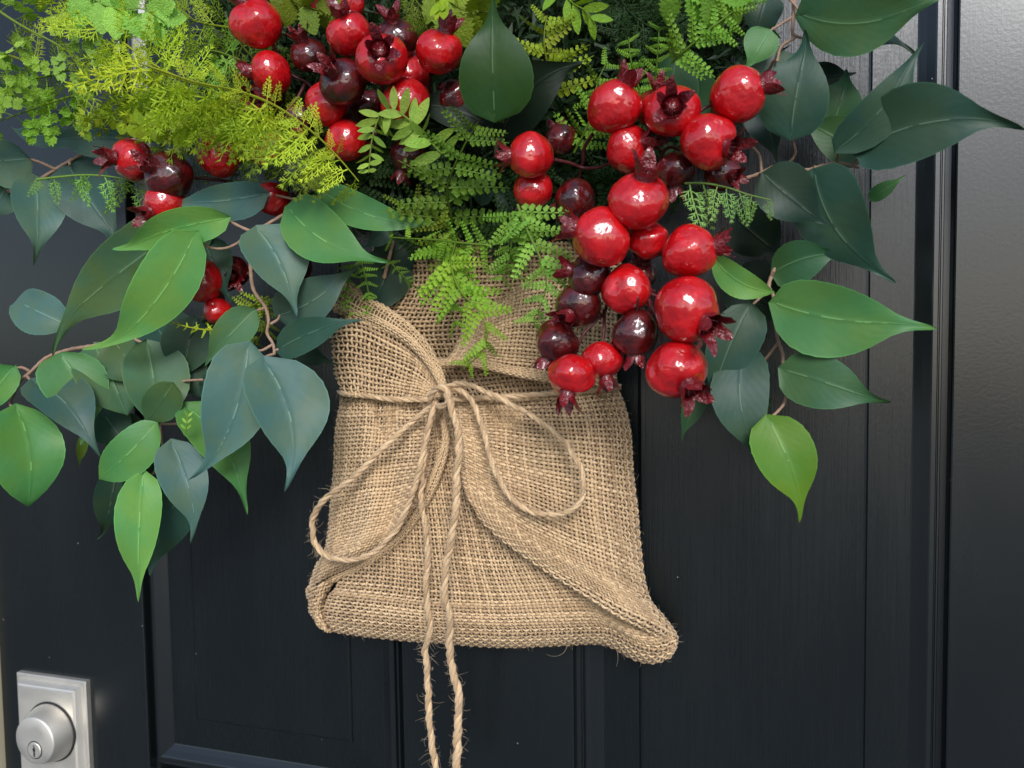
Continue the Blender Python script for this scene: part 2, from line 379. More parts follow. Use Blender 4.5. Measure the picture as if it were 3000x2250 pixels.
def weave(name, bottom, top, left, right, nu, nv, hf, rad=.00082, warp=None, lining=True, pu=(1, 1), pv=(1, 1)):
    def surf(U, Vv):
        uu = warp(U, Vv) if warp else (U, Vv)
        p = coons(bottom, top, left, right, *uu)
        wob = np.stack([np.sin(Vv * 21 + U * 9) * .7 + np.sin(Vv * 13 - U * 11) * 1.1, np.sin(U * 19 + Vv * 7) * .7 + np.sin(U * 11 - Vv * 13) * 1.1], -1)
        p = p + wob
        h = hf(U, Vv)
        return at(p[..., 0], p[..., 1], h)
    def nrm(U, Vv):
        e = 1e-3
        a = surf(np.minimum(U + e, 1), Vv) - surf(np.maximum(U - e, 0), Vv); b = surf(U, np.minimum(Vv + e, 1)) - surf(U, np.maximum(Vv - e, 0))
        n_ = np.cross(a, b); n_ /= np.linalg.norm(n_, axis=-1, keepdims=True) + 1e-15
        n_[n_[..., 1] > 0] *= -1
        return n_
    # threads crowd together where the cloth turns away at an edge: (power at the start, power at the end)
    def sq(c, p): return c ** p[0] if p[0] != 1 else 1 - (1 - c) ** p[1]
    def unsq(c, p): return c ** (1 / p[0]) if p[0] != 1 else 1 - (1 - c) ** (1 / p[1])
    parts = []; tones = []
    for kind in (0, 1):
        pc, ps = (pu, pv) if kind == 0 else (pv, pu)
        cnt, cross = (nu, nv) if kind == 0 else (nv, nu)
        for i in range(cnt):
            c = sq(min(.999, max(.001, (i + .5 + RNG.normal(0, .035)) / cnt)), pc)
            m_ = cross * 4 + 1
            s = np.linspace(0, 1, m_)
            c = np.clip(c + np.cumsum(RNG.normal(0, .0009, m_)) * .08, 0, 1)
            U, Vv = (c, s) if kind == 0 else (s, c)
            P = surf(U, Vv); Nn = nrm(U, Vv)
            ph = math.pi * (i % 2 + kind)
            off = np.sin(unsq(s, ps) * cross * math.pi + ph) * rad * .92
            P = P + Nn * off[:, None]
            thick = rad * RNG.uniform(.86, 1.16) * (1 + .14 * np.sin(np.linspace(0, RNG.uniform(8, 30), m_) + RNG.uniform(0, 6)))
            T = np.gradient(P, axis=0); T /= np.linalg.norm(T, axis=1, keepdims=True) + 1e-12
            Bn = np.cross(T, Nn); Bn /= np.linalg.norm(Bn, axis=1, keepdims=True) + 1e-12
            V_, Q_ = tube_arrays(P, thick, 5, (T, np.cross(Bn, T) * .8, Bn * 1.15))
            parts.append((V_, Q_)); tones.append(np.full(len(V_), RNG.uniform(0, 1) * .8 + (.2 if kind else 0)))
    V_, Q_ = join_arrays(parts)
    o = link(name, quad_mesh(name, V_, Q_, attr=np.concatenate(tones)), M_BURLAP, bag); o['kind'] = 'stuff'
    if lining:
        g = np.linspace(0, 1, 48); U, Vv = np.meshgrid(g, g); P = surf(U, Vv) + np.array([0, .0030, 0])
        i = np.arange(47); a = (i[:, None] * 48 + i[None]).reshape(-1, 1)
        link('lining', quad_mesh('lining', P.reshape(-1, 3), np.hstack([a, a + 1, a + 49, a + 48])), M_LINING, bag)
    return surf
def roll(x, p): return (1 - np.abs(2 * x - 1) ** p) ** (1 / p)
def edge(x, wdt): return np.sqrt(np.clip(1 - (1 - np.clip(x / wdt, 0, 1)) ** 2, 0, 1))
# the centre of the pouch, lying under both gathered sides
centre = weave('pouch_centre', [(700, 1362), (800, 1374), (900, 1386), (1000, 1393), (1100, 1399), (1200, 1393), (1290, 1389), (1330, 1402), (1370, 1426), (1412, 1434), (1448, 1420)],
      [(790, 880), (960, 870), (1160, 880)], [(700, 1362), (692, 1335), (706, 1290), (738, 1225), (790, 880)],
      [(1448, 1420), (1462, 1385), (1420, 1340), (1300, 1180), (1160, 880)], 80, 54,
      lambda u, v: .010 + .034 * edge(v, .16) * (.35 + .65 * edge(u, .14) * edge(1 - u, .12)) + .006 * np.sin(u * 9 + 1) * v + .008 * v, pv=(1.28, 1))
left_lobe = weave('pouch_side', [(664, 1275), (700, 1250), (750, 1228), (800, 1205), (848, 1165)], [(737, 856), (800, 862), (870, 868), (942, 868)],
      [(664, 1275), (680, 1225), (702, 1190), (712, 1120), (718, 1040), (725, 940), (737, 856)],
      [(848, 1165), (900, 1095), (932, 1030), (950, 960), (950, 905), (942, 868)], 30, 46,
      lambda u, v: .008 + .058 * edge(u, .42) * (.52 + .48 * edge(1 - u, .2)) * (.50 + .50 * edge(v, .20)) * (1 - .28 * v ** 3) + .003 * np.sin(u * 14 + v * 5), pu=(1.22, 1))
right_lobe = weave('pouch_side', [(1035, 1120), (1100, 1178), (1200, 1250), (1320, 1322), (1390, 1362), (1446, 1398)], [(975, 866), (1100, 856), (1220, 846), (1332, 836)],
      [(1035, 1120), (1005, 1060), (988, 960), (975, 866)],
      [(1446, 1398), (1464, 1380), (1440, 1338), (1402, 1285), (1384, 1180), (1374, 1080), (1364, 950), (1350, 880), (1332, 836)], 43, 51,
      lambda u, v: .008 + .060 * edge(1 - u, .36) * (.93 + .07 * edge(u, .25)) * (.86 + .14 * edge(v, .22)) * (1 - .24 * v ** 3) + .003 * np.sin(u * 11 - v * 6), pu=(1, 1.22))
weave('pouch_corner', [(686, 1348), (700, 1362), (722, 1366)], [(663, 1274), (690, 1262), (725, 1246)], [(686, 1348), (668, 1316), (663, 1274)], [(722, 1366), (703, 1330), (706, 1290), (725, 1246)], 8, 11,
      lambda u, v: .008 + .022 * edge(u, .5) * edge(1 - u, .6) + .014 * v)
weave('collar', [(846, 858), (1000, 862), (1180, 850), (1334, 838)], [(800, 515), (1000, 520), (1200, 520), (1345, 530)],
      [(846, 858), (790, 760), (775, 700), (815, 610), (800, 515)], [(1334, 838), (1322, 760), (1332, 640), (1345, 530)], 56, 35,
      lambda u, v: .030 + .016 * roll(u, 2.5) - .008 * np.exp(-((u - .32) / .12) ** 2) * (1 - v))
weave('collar_fold', [(737, 854), (800, 860), (870, 864), (946, 862)], [(710, 690), (760, 684), (806, 700), (868, 732), (918, 774), (956, 836)],
      [(737, 854), (722, 800), (714, 740), (710, 690)], [(946, 862), (958, 850), (956, 836)], 28, 15,
      lambda u, v: .034 + .022 * edge(u, .25) + .006 * v * (1 - u))
weave('collar_fold', [(948, 790), (1000, 784), (1050, 790), (1120, 806), (1190, 820), (1334, 842)], [(1006, 700), (1080, 645), (1140, 612), (1240, 600), (1340, 612)],
      [(948, 790), (975, 765), (990, 735), (1006, 700)], [(1334, 842), (1330, 740), (1340, 612)], 40, 23,
      lambda u, v: .040 + .018 * edge(1 - v, .9) * edge(1 - u, .15) + .004 * edge(v, .1))
# rolled hems of the neck
def hem(pts, wd, h0, n_around=9, n_along=46):
    P = spline(pts, n_along * 4 + 1); C = at(P[:, 0], P[:, 1], h0 if np.isscalar(h0) else np.interp(np.linspace(0, 1, len(P)), np.linspace(0, 1, len(h0)), h0))
    sc = np.array([mpp(c) for c in C]); rr = .5 * sc * np.interp(np.linspace(0, 1, len(P)), np.linspace(0, 1, len(wd)), wd)
    T, N, Bn = frames(C); parts = []; tones = []
    for k in range(n_around * 2):                        # lengthwise threads
        a = 2 * math.pi * k / (n_around * 2) + .15 * np.sin(np.linspace(0, 5, len(P)) + k); s = np.arange(len(P))
        rad_ = rr + np.sin(s * math.pi / 4 + math.pi * (k % 2)) * .0005
        parts.append(tube_arrays(C + rad_[:, None] * (np.cos(a)[:, None] * N + np.sin(a)[:, None] * Bn), .0006, 4))
    for j in range(n_along):                             # threads round the roll
        i = min(j * 4 + 2, len(P) - 1); a = np.linspace(0, 2 * math.pi, 41)
        rad_ = rr[i] + np.sin(a * n_around + math.pi * (j % 2)) * .0005
        sl = np.sin(a) * .0012
        parts.append(tube_arrays(C[i] + rad_[:, None] * (np.cos(a)[:, None] * N[i] + np.sin(a)[:, None] * Bn[i]) + T[i] * sl[:, None], .0006, 4))
    for v_, _ in parts: tones.append(np.full(len(v_), RNG.uniform(.1, 1)))
    V_, Q_ = join_arrays(parts); o = link('hem', quad_mesh('hem', V_, Q_, attr=np.concatenate(tones)), M_BURLAP, bag); o['kind'] = 'stuff'
    tube('lining', C, rr * .9, M_LINING, bag, 10)
hem([(740, 642), (786, 668), (830, 690), (870, 714), (905, 744), (932, 780), (950, 815), (960, 846)], [70, 62, 52, 42, 34, 26, 18, 10], [.044, .050, .054, .057, .060, .062, .062, .062], n_around=12)
hem([(944, 784), (1000, 782), (1050, 789), (1120, 805), (1190, 818), (1260, 830)], [12, 15, 16, 16, 14, 10], [.060, .062, .064, .064, .060, .050])
hem([(958, 905), (962, 960), (940, 1030), (905, 1100), (855, 1165), (790, 1212), (715, 1248), (672, 1280)], [8, 16, 20, 20, 20, 20, 22, 26], [.056, .054, .052, .050, .050, .046, .034, .022], n_along=64)
hem([(1360, 1352), (1405, 1372), (1440, 1392), (1452, 1400)], [10, 16, 20, 16], [.040, .034, .026, .022], n_along=16)

# ------------------------------------------------------------------ twine
twine = thing('twine_bow', 'pale jute twine bow with two drooping loops and long tails', 'twine')
hair_pts = []
def cord(name, pts, wd, label=None, twist=20.0, dens=1.0):
    P = spline(pts, max(20, int(sum(math.dist(a[:2], b[:2]) for a, b in zip(pts, pts[1:])) / 2.2)))
    kx = np.interp(np.arange(len(P)), np.arange(0, len(P) + 9, 9), RNG.normal(0, 1.3, len(range(0, len(P) + 9, 9)))); kx[:4] = 0
    P = P + np.stack([kx, -.5 * kx, 0 * kx], 1)
    C = at(P[:, 0], P[:, 1], P[:, 2]); sc = np.array([mpp(c) for c in C]) * .97; wv = np.interp(np.linspace(0, 1, len(P)), np.linspace(0, 1, len(wd)), wd)
    rr = .5 * wv * sc * (1 + .06 * np.sin(np.linspace(0, len(P) * .13, len(P))))
    T, N, Bn = frames(C); L = np.r_[0, np.cumsum(np.linalg.norm(np.diff(P[:, :2], axis=0), axis=1))]
    root = None
    for k in range(3):
        a = L / (twist * 3) * 2 * math.pi + 2 * math.pi * k / 3 + .25 * np.sin(L * .05 + k)
        X = C + (rr * .44)[:, None] * (np.cos(a)[:, None] * N + np.sin(a)[:, None] * Bn)
        V_, Q_ = tube_arrays(X, rr * .62 * (1 + .10 * np.sin(np.arange(len(rr)) * (.31 + .07 * k) + k * 2)), 8)
        o = link(name if k == 0 else 'ply', quad_mesh(name, V_, Q_, attr=np.full(len(V_), .35 + .3 * k)), M_TWINE, twine if k == 0 else root)
        if k == 0:
            root = o
            if label: o['label'] = label
    for i in range(len(C)):
        if RNG.random() < 1.0 * dens: hair_pts.append((C[i] + rr[i] * .8 * (math.cos(i * 2.4) * N[i] + math.sin(i * 2.4) * Bn[i]), rr[i]))
cord('waist_cord', [(733, 846, .026), (745, 850, .046), (800, 857, .058), (870, 863, .062), (945, 864, .064)], [12, 13, 13])
cord('waist_cord', [(965, 862, .064), (1020, 862, .062), (1100, 857, .062), (1180, 850, .062), (1260, 843, .056), (1325, 836, .036), (1338, 833, .018)], [13, 13, 12])
cord('loop', [(945, 868, .068), (890, 912, .070), (830, 966, .076), (760, 1034, .076), (702, 1078, .066), (676, 1118, .060), (679, 1168, .058), (704, 1199, .062), (752, 1209, .068), (802, 1196, .072), (852, 1148, .074), (886, 1080, .074), (910, 1000, .074), (925, 925, .072), (942, 868, .070)], [13, 14, 13, 13, 14], 'left drooping bow loop')
cord('loop', [(958, 838, .070), (1005, 828, .074), (1060, 850, .076), (1120, 882, .078), (1180, 920, .080), (1225, 960, .080), (1252, 1008, .080), (1262, 1050, .080), (1252, 1085, .080), (1225, 1106, .080), (1180, 1112, .080), (1130, 1098, .080), (1090, 1058, .078), (1062, 1000, .076), (1045, 930, .074), (1028, 882, .073), (1008, 850, .073), (972, 838, .070)], [13, 12, 13, 13], 'right drooping bow loop')
cord('tail', [(952, 838, .070), (966, 852, .078), (982, 905, .080), (992, 960, .080), (988, 1010, .080), (984, 1106, .078), (967, 1206, .072), (959, 1273, .068), (971, 1339, .060), (972, 1389, .052), (977, 1439, .048), (991, 1506, .046), (989, 1573, .045), (985, 1670, .044), (980, 1740, .044)], [17, 17, 16, 18, 20], 'thicker right hanging tail')
cord('tail', [(940, 866, .072), (926, 930, .074), (914, 1000, .072), (912, 1060, .070), (914, 1106, .069), (924, 1206, .064), (920, 1273, .062), (928, 1339, .056), (924, 1389, .050), (919, 1413, .048), (924, 1473, .046), (929, 1573, .045), (938, 1640, .044), (950, 1720, .044)], [11, 13, 14, 14, 15, 14], 'left hanging tail')
cord('knot', [(938, 876, .064), (930, 858, .074), (945, 838, .080), (962, 842, .081), (968, 862, .080), (955, 878, .076), (936, 874, .068)], [13, 15, 13], dens=.3)

def hairs(name, seeds, parent, lo, hi, K=3, r0=.00012):
    parts = []
    for p, _ in seeds:
        L = RNG.uniform(lo, hi) * RNG.uniform(.4, 1); d = RNG.normal(0, 1, 3); d[1] = -abs(d[1]) * .6; d /= np.linalg.norm(d)
        n_ = 6; pts = [np.array(p)]
        c = RNG.normal(0, .35, 3)
        for i in range(n_):
            d = d + c * .5 + RNG.normal(0, .12, 3); d /= np.linalg.norm(d); pts.append(pts[-1] + d * L / n_)
        parts.append(tube_arrays(np.array(pts), np.linspace(r0, r0 * .45, n_ + 1), K))
    V_, Q_ = join_arrays(parts)
    o = link(name, quad_mesh(name, V_, Q_, attr=np.repeat(RNG.uniform(0, 1, len(parts)), (n_ + 1) * K)), M_HAIR, parent); o['kind'] = 'stuff'
hair_pts += [(at(x + RNG.normal(0, 5), y + RNG.normal(0, 14), .062), 0) for x, y in ((678, 1140), (676, 1165), (684, 1180), (925, 1430), (980, 1450), (990, 1520), (932, 1580)) for _ in range(7)]
hairs('stray_fibre', hair_pts, twine, .004, .013)
bs = []
g1 = RNG.uniform(0, 1, 900)
bs += [(p, 0) for p in centre(g1, RNG.uniform(0, .06, 900))]
bs += [(p, 0) for p in left_lobe(RNG.uniform(0, .08, 420), RNG.uniform(0, 1, 420))]
bs += [(p, 0) for p in right_lobe(1 - RNG.uniform(0, .07, 600), RNG.uniform(0, 1, 600))]
for f in (left_lobe, right_lobe, centre): bs += [(p, 0) for p in f(RNG.uniform(0, 1, 1100), RNG.uniform(0, 1, 1100))]
hairs('stray_fibre', bs, bag, .0025, .008, r0=.00009)
lg = [(at(x, y, h), 0) for x, y, h in ((1440, 1335, .02), (1225, 1396, .012), (1330, 1400, .02), (1100, 1398, .012), (930, 1420, .046), (1450, 1400, .02), (900, 1386, .01), (1455, 1370, .02))]
hairs('stray_fibre', lg, bag, .018, .03, r0=.00014)

# ------------------------------------------------------------------ leaves on branches
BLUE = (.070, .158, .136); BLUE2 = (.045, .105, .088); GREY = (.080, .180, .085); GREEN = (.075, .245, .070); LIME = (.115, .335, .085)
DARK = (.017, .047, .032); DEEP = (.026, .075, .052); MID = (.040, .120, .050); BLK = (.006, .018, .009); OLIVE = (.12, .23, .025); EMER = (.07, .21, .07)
PR = np.array([(0, .0), (.010, .27), (.03, .50), (.07, .74), (.14, .91), (.23, 1.0), (.34, 1.0), (.44, .93), (.53, .81), (.61, .65), (.68, .47), (.74, .31), (.80, .195), (.86, .125), (.92, .085), (.97, .055), (1, .012)])
PR2 = np.array([(0, .0), (.015, .2), (.05, .48), (.1, .70), (.2, .90), (.32, 1.0), (.48, 1.0), (.62, .92), (.75, .74), (.85, .52), (.92, .30), (.97, .12), (1, .012)])
NT_, NS_ = 26, 11
def leaf_mesh(b, t, wd, bend=0., arch=.10, twist=0., fold=.18, blunt=0, curl=0., wave=.075):
    P0, P1 = at(*b), at(*t); a = P1 - P0; L = np.linalg.norm(a); mid = (P0 + P1) / 2
    n_ = CAM - mid; n_ -= a * n_.dot(a) / L ** 2; n_ /= np.linalg.norm(n_)
    s_ = np.cross(a / L, n_)
    twist += RNG.uniform(-14, 14); arch += RNG.uniform(-.02, .05); fold *= RNG.uniform(.4, 1.5)
    c, si = math.cos(R(twist)), math.sin(R(twist)); n_, s_ = n_ * c + s_ * si, s_ * c - n_ * si
    hw = .5 * wd * mpp(mid); pr = PR2 if blunt else PR
    ts = np.linspace(0, 1, NT_) ** .92; ss = np.linspace(-1, 1, NS_)
    seed = RNG.uniform(0, 6, 3); tipc = RNG.uniform(-.9, .9); vs, uv = [], []
    for k, t_ in enumerate(ts):
        q4 = 4 * t_ * (1 - t_)
        ctr = P0 + a * t_ + s_ * (bend * L * q4 + tipc * L * max(0, t_ - .68) ** 2) + n_ * arch * L * q4 + n_ * curl * L * max(0, t_ - .6) ** 2 * 6
        f = np.interp(t_, pr[:, 0], pr[:, 1])
        if .04 < t_ < .93: f *= 1 + .006 * (1 if k % 2 else -1)
        asym = (1 + .10 * math.sin(seed[2]), 1 - .10 * math.sin(seed[2]))
        for s in ss:
            back = -.075 * L * (1 - t_) ** 14 * (abs(s) * 1.6 - .9 * s * s)
            z = fold * hw * f * (abs(s) ** 1.3) + wave * hw * (math.sin(t_ * 9 + seed[0] + (2 if s > 0 else 0)) * s * s + .6 * math.sin(t_ * 5 + seed[1]) * s)
            vs.append(ctr + s_ * hw * f * s * asym[0 if s < 0 else 1] + n_ * z + a / L * back); uv.append((.5 + .5 * s, t_))
    fs = [(i * NS_ + j, i * NS_ + j + 1, (i + 1) * NS_ + j + 1, (i + 1) * NS_ + j) for i in range(NT_ - 1) for j in range(NS_ - 1)]
    return mesh('leaf', vs, fs, uv=uv)
def branch(label, stems, leaves, group=None, stem_r=4.2):
    root = thing('leafy_branch', label, 'leafy branch', group or 'fabric leaf branches of the wreath')
    for k, st in enumerate(stems):
        P = spline(st, max(6, len(st) * 7)); C = at(P[:, 0], P[:, 1], P[:, 2]); sc = np.array([mpp(c) for c in C])
        n_ = len(C); jit = 1 + .10 * np.sin(np.arange(n_) * 1.9 + k)
        tube('stem' if k == 0 else 'twig', C, sc * (stem_r if k == 0 else stem_r * .78) * np.linspace(1.05, .75, n_) * jit, M_TWIG, root, 8)
    for lf in leaves:
        kw = lf[4] if len(lf) > 4 else {}
        o = link('leaf', leaf_mesh(lf[0], lf[1], lf[2], **kw), M_LEAF, root)
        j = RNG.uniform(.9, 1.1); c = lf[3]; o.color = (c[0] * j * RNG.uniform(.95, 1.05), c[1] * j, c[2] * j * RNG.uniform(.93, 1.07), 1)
    return root
d = dict
branch('blue-green leaf branch at the far left edge under the fern sprays',
       [[(-25, 418, .050), (0, 413, .052), (43, 410, .055), (90, 385, .056), (130, 360, .054), (180, 333, .050), (260, 308, .040)], [(120, 366, .055), (90, 352, .062), (63, 343, .068)], [(60, 402, .055), (70, 394, .062), (77, 390, .064)], [(150, 350, .054), (152, 358, .058)]],
       [((63, 343, .068), (-75, 345, .078), 104, BLUE), ((152, 300, .045), (18, 282, .050), 52, BLUE2), ((290, 300, .048), (94, 304, .064), 74, BLUE2),
        ((77, 388, .066), (80, 574, .082), 104, BLUE, d(arch=.06)), ((148, 358, .052), (268, 538, .048), 128, BLUE2, d(arch=.04)), ((12, 405, .055), (-32, 478, .060), 62, BLUE),
        ((100, 420, .030), (-10, 395, .028), 70, MID), ((38, 215, .03), (-30, 200, .03), 48, DARK)])
branch('branch of bright green and blue-green leaves below the low left berries',
       [[(760, 395, .062), (690, 428, .078), (620, 460, .092), (567, 490, .098), (543, 498, .100), (520, 490, .100), (487, 473, .100)], [(555, 494, .098), (510, 527, .098), (480, 537, .099), (450, 533, .101), (417, 515, .106)], [(700, 424, .078), (650, 438, .092), (628, 450, .096)], [(690, 428, .078), (640, 430, .08), (590, 420, .082)], [(560, 492, .098), (556, 498, .106)]],
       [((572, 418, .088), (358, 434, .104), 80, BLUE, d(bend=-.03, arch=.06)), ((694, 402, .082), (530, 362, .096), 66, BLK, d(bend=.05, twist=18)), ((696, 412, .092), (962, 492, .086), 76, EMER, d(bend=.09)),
        ((626, 452, .102), (842, 568, .100), 122, GREEN, d(bend=.10, arch=.05)), ((487, 472, .104), (255, 556, .112), 82, LIME, d(bend=.08)), ((418, 512, .116), (207, 774, .122), 122, LIME, d(bend=-.06, arch=.05)),
        ((430, 470, .086), (86, 746, .096), 150, GREY, d(bend=.03, arch=.03, wave=.08)), ((556, 496, .108), (637, 684, .106), 134, BLUE, d(bend=-.06, arch=.06))])
branch('branch with two large blue heart-shaped leaves beside the burlap bag',
       [[(540, 560, .075), (547, 623, .086), (573, 663, .090), (580, 693, .092), (577, 720, .092), (590, 743, .093), (593, 766, .094)], [(588, 745, .093), (565, 757, .098), (545, 755, .102)], [(585, 700, .092), (600, 690, .09), (604, 680, .088)], [(592, 758, .093), (602, 754, .092)], [(572, 665, .09), (552, 672, .095)], [(593, 764, .094), (572, 772, .102), (572, 784, .106)]],
       [((604, 680, .088), (778, 560, .082), 102, BLUE2, d(bend=.10)), ((603, 754, .092), (786, 684, .094), 76, DEEP, d(bend=-.02)), ((548, 672, .096), (438, 788, .100), 78, GREY, d(blunt=0)),
        ((536, 752, .104), (424, 1044, .116), 142, BLUE, d(bend=-.07, arch=.06)), ((572, 782, .110), (627, 1060, .118), 168, BLUE, d(bend=-.10, arch=.05)), ((640, 760, .060), (732, 786, .058), 46, DARK),
        ((440, 520, .075), (493, 656, .074), 92, DEEP), ((470, 905, .055), (535, 1012, .055), 84, DARK)])
branch('drooping branch of grey-green and light green leaves at lower left',
       [[(430, 620, .060), (406, 636, .062), (317, 686, .066), (290, 716, .070), (293, 733, .074), (317, 743, .078)], [(300, 690, .066), (345, 690, .056)], [(347, 870, .070), (347, 923, .072), (353, 975, .072)], [(345, 914, .080), (365, 916, .080), (390, 914, .080)], [(353, 960, .072), (335, 1018, .082), (312, 1028, .092)], [(370, 832, .072), (400, 823, .076), (440, 820, .08)]],
       [((318, 742, .084), (346, 918, .088), 132, GREY, d(blunt=1, arch=.05)), ((205, 748, .072), (275, 898, .074), 128, GREY, d(blunt=1)), ((373, 830, .096), (318, 912, .094), 78, (.055, .125, .050), d(blunt=1, arch=.04)), ((328, 690, .055), (438, 855, .060), 130, DEEP, d(blunt=1)),
        ((336, 916, .092), (212, 1034, .104), 92, GREEN, d(bend=-.05, blunt=1)), ((372, 958, .090), (425, 1170, .092), 98, BLUE, d(bend=-.05)), ((404, 880, .084), (528, 1115, .086), 112, GREEN, d(bend=-.10)),
        ((310, 1028, .098), (303, 1300, .104), 92, LIME, d(bend=.04, arch=.05)), ((252, 1015, .060), (222, 1165, .056), 78, DARK), ((400, 1045, .066), (322, 1242, .058), 94, DEEP, d(bend=.05)), ((345, 1000, .050), (290, 1140, .05), 120, BLK), ((500, 690, .05), (440, 850, .045), 110, DARK), ((290, 900, .050), (250, 1015, .050), 100, DEEP), ((470, 800, .060), (505, 935, .055), 110, DARK), ((250, 740, .066), (330, 850, .062), 110, (.055, .13, .06)), ((215, 880, .062), (290, 985, .058), 96, DEEP), ((420, 690, .066), (395, 830, .062), 104, (.04, .095, .07))])
branch('arching branch of leaves hanging over the black door at far left',
       [[(240, 742, .070), (180, 750, .074), (147, 756, .076), (100, 773, .080), (67, 803, .084), (43, 823, .086), (30, 850, .088), (22, 873, .090), (37, 886, .110)], [(66, 803, .084), (48, 794, .088), (27, 797, .090)], [(138, 758, .077), (136, 772, .082)], [(58, 812, .084), (72, 828, .104)]],
       [((144, 702, .074), (30, 648, .076), 94, BLUE, d(blunt=1)), ((135, 770, .096), (190, 957, .096), 130, EMER, d(bend=-.08, arch=.05)), ((72, 826, .106), (210, 995, .106), 112, BLUE2, d(bend=-.08)),
        ((36, 882, .114), (57, 1096, .118), 138, GREEN, d(blunt=1, bend=-.05)), ((28, 795, .094), (-55, 905, .098), 74, GREEN), ((182, 940, .070), (170, 1010, .07), 22, OLIVE)])
# right-hand branches
branch('upper right branch of large dark leaves reaching over the door moulding',
       [[(1700, -30, .075), (1715, 0, .074), (1711, 67, .072), (1718, 80, .071), (1688, 100, .070), (1678, 133, .070)], [(1690, -20, .075), (1716, 10, .076), (1733, 34, .078)], [(1711, 38, .073), (1690, 50, .073), (1661, 68, .074)], [(1716, 78, .071), (1745, 84, .068)]],
       [((1732, 32, .082), (2052, -34, .092), 150, MID, d(bend=.14, arch=.05)), ((1786, 104, .068), (1974, 124, .070), 96, DARK, d(bend=-.16, twist=-30)), ((1661, 67, .078), (1610, 156, .078), 74, EMER, d(twist=15)),
        ((1680, 110, .066), (1655, 235, .062), 92, BLUE2), ((1655, -10, .06), (1628, 100, .055), 80, DARK), ((1570, 250, .050), (1600, 110, .045), 90, DARK)])
branch('right branch of dark blue-green leaves spreading behind the upper red berries',
       [[(1560, 402, .066), (1605, 387, .066), (1641, 375, .066), (1681, 358, .066), (1738, 367, .066), (1775, 358, .066), (1812, 352, .066), (1855, 362, .066)], [(1681, 358, .066), (1705, 350, .068), (1718, 330, .072), (1713, 307, .078), (1707, 294, .082)], [(1806, 352, .066), (1810, 336, .074), (1810, 322, .078)], [(1645, 372, .066), (1640, 335, .066), (1618, 310, .066)], [(1641, 375, .066), (1652, 378, .078)], [(1760, 360, .066), (1761, 376, .075)], [(1840, 360, .066), (1855, 340, .07), (1857, 320, .074)]],
       [((1708, 293, .086), (1752, 66, .088), 142, DEEP, d(bend=-.02, arch=.06)), ((1811, 320, .082), (1980, 78, .090), 96, DEEP, d(bend=.10, arch=.07)), ((1856, 320, .080), (2214, 272, .100), 166, DEEP, d(bend=-.10, arch=.07)),
        ((1652, 378, .092), (1793, 492, .090), 118, DARK, d(bend=.03)), ((1760, 376, .080), (1940, 608, .084), 150, DEEP, d(bend=.10)), ((1858, 345, .055), (1715, 262, .055), 92, MID, d(bend=.06)), ((1800, 270, .050), (1834, 150, .050), 96, MID),
        ((1642, 205, .050), (1682, 358, .050), 84, DARK), ((1880, 430, .045), (1957, 378, .050), 34, EMER), ((1740, 170, .04), (1850, 160, .04), 70, DARK)])
branch('lower right branch of green leaves hanging beside the berry cluster',
       [[(1690, 545, .068), (1678, 570, .070), (1665, 600, .072), (1661, 620, .074), (1671, 643, .076), (1675, 703, .078), (1681, 736, .080), (1691, 766, .082), (1692, 798, .084), (1702, 830, .084), (1698, 853, .086), (1691, 876, .088), (1661, 907, .092)], [(1659, 625, .073), (1640, 645, .075), (1615, 667, .080)], [(1681, 740, .080), (1662, 765, .076), (1641, 790, .072)], [(1665, 598, .072), (1672, 588, .074)], [(1672, 650, .076), (1677, 655, .082)]],
       [((1672, 588, .070), (1832, 550, .078), 96, MID, d(bend=-.10)), ((1545, 560, .088), (1674, 632, .090), 64, LIME, d(bend=.10, blunt=1)), ((1677, 655, .088), (2027, 692, .098), 160, EMER, d(bend=.06, arch=.06)),
        ((1692, 798, .090), (1922, 879, .096), 118, MID, d(bend=-.02, arch=.07)), ((1617, 664, .086), (1532, 890, .080), 112, DEEP, d(bend=.06)), ((1604, 762, .082), (1653, 1012, .086), 124, DEEP, d(bend=.12)),
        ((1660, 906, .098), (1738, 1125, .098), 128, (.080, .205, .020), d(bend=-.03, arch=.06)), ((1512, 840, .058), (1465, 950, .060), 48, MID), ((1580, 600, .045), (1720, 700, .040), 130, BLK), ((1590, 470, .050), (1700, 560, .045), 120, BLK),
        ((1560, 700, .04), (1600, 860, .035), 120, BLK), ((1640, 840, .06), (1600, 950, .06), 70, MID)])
branch('pair of dark pointed leaves standing up between the two berry clusters',
       [[(1072, 330, .070), (1070, 285, .078), (1068, 250, .086)], [(1072, 320, .07), (1090, 285, .072)], [(1072, 325, .07), (1060, 285, .072)]],
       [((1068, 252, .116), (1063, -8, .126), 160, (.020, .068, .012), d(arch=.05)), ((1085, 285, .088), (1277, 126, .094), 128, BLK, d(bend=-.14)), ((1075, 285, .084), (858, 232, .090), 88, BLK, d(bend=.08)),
        ((1040, 440, .070), (1068, 345, .072), 46, DARK), ((1410, 250, .060), (1462, 68, .066), 118, MID, d(bend=.08)), ((1520, 250, .055), (1470, 70, .06), 80, MID)])
branch('small dark leaves peeping out above the bag neck',
       [[(830, 600, .055), (840, 560, .06), (850, 520, .06)]],
       [((842, 492, .070), (785, 540, .074), 40, BLUE2), ((850, 540, .050), (790, 700, .048), 110, DARK), ((880, 520, .05), (800, 600, .05), 90, DARK), ((1120, 470, .06), (1070, 400, .06), 60, DARK)])

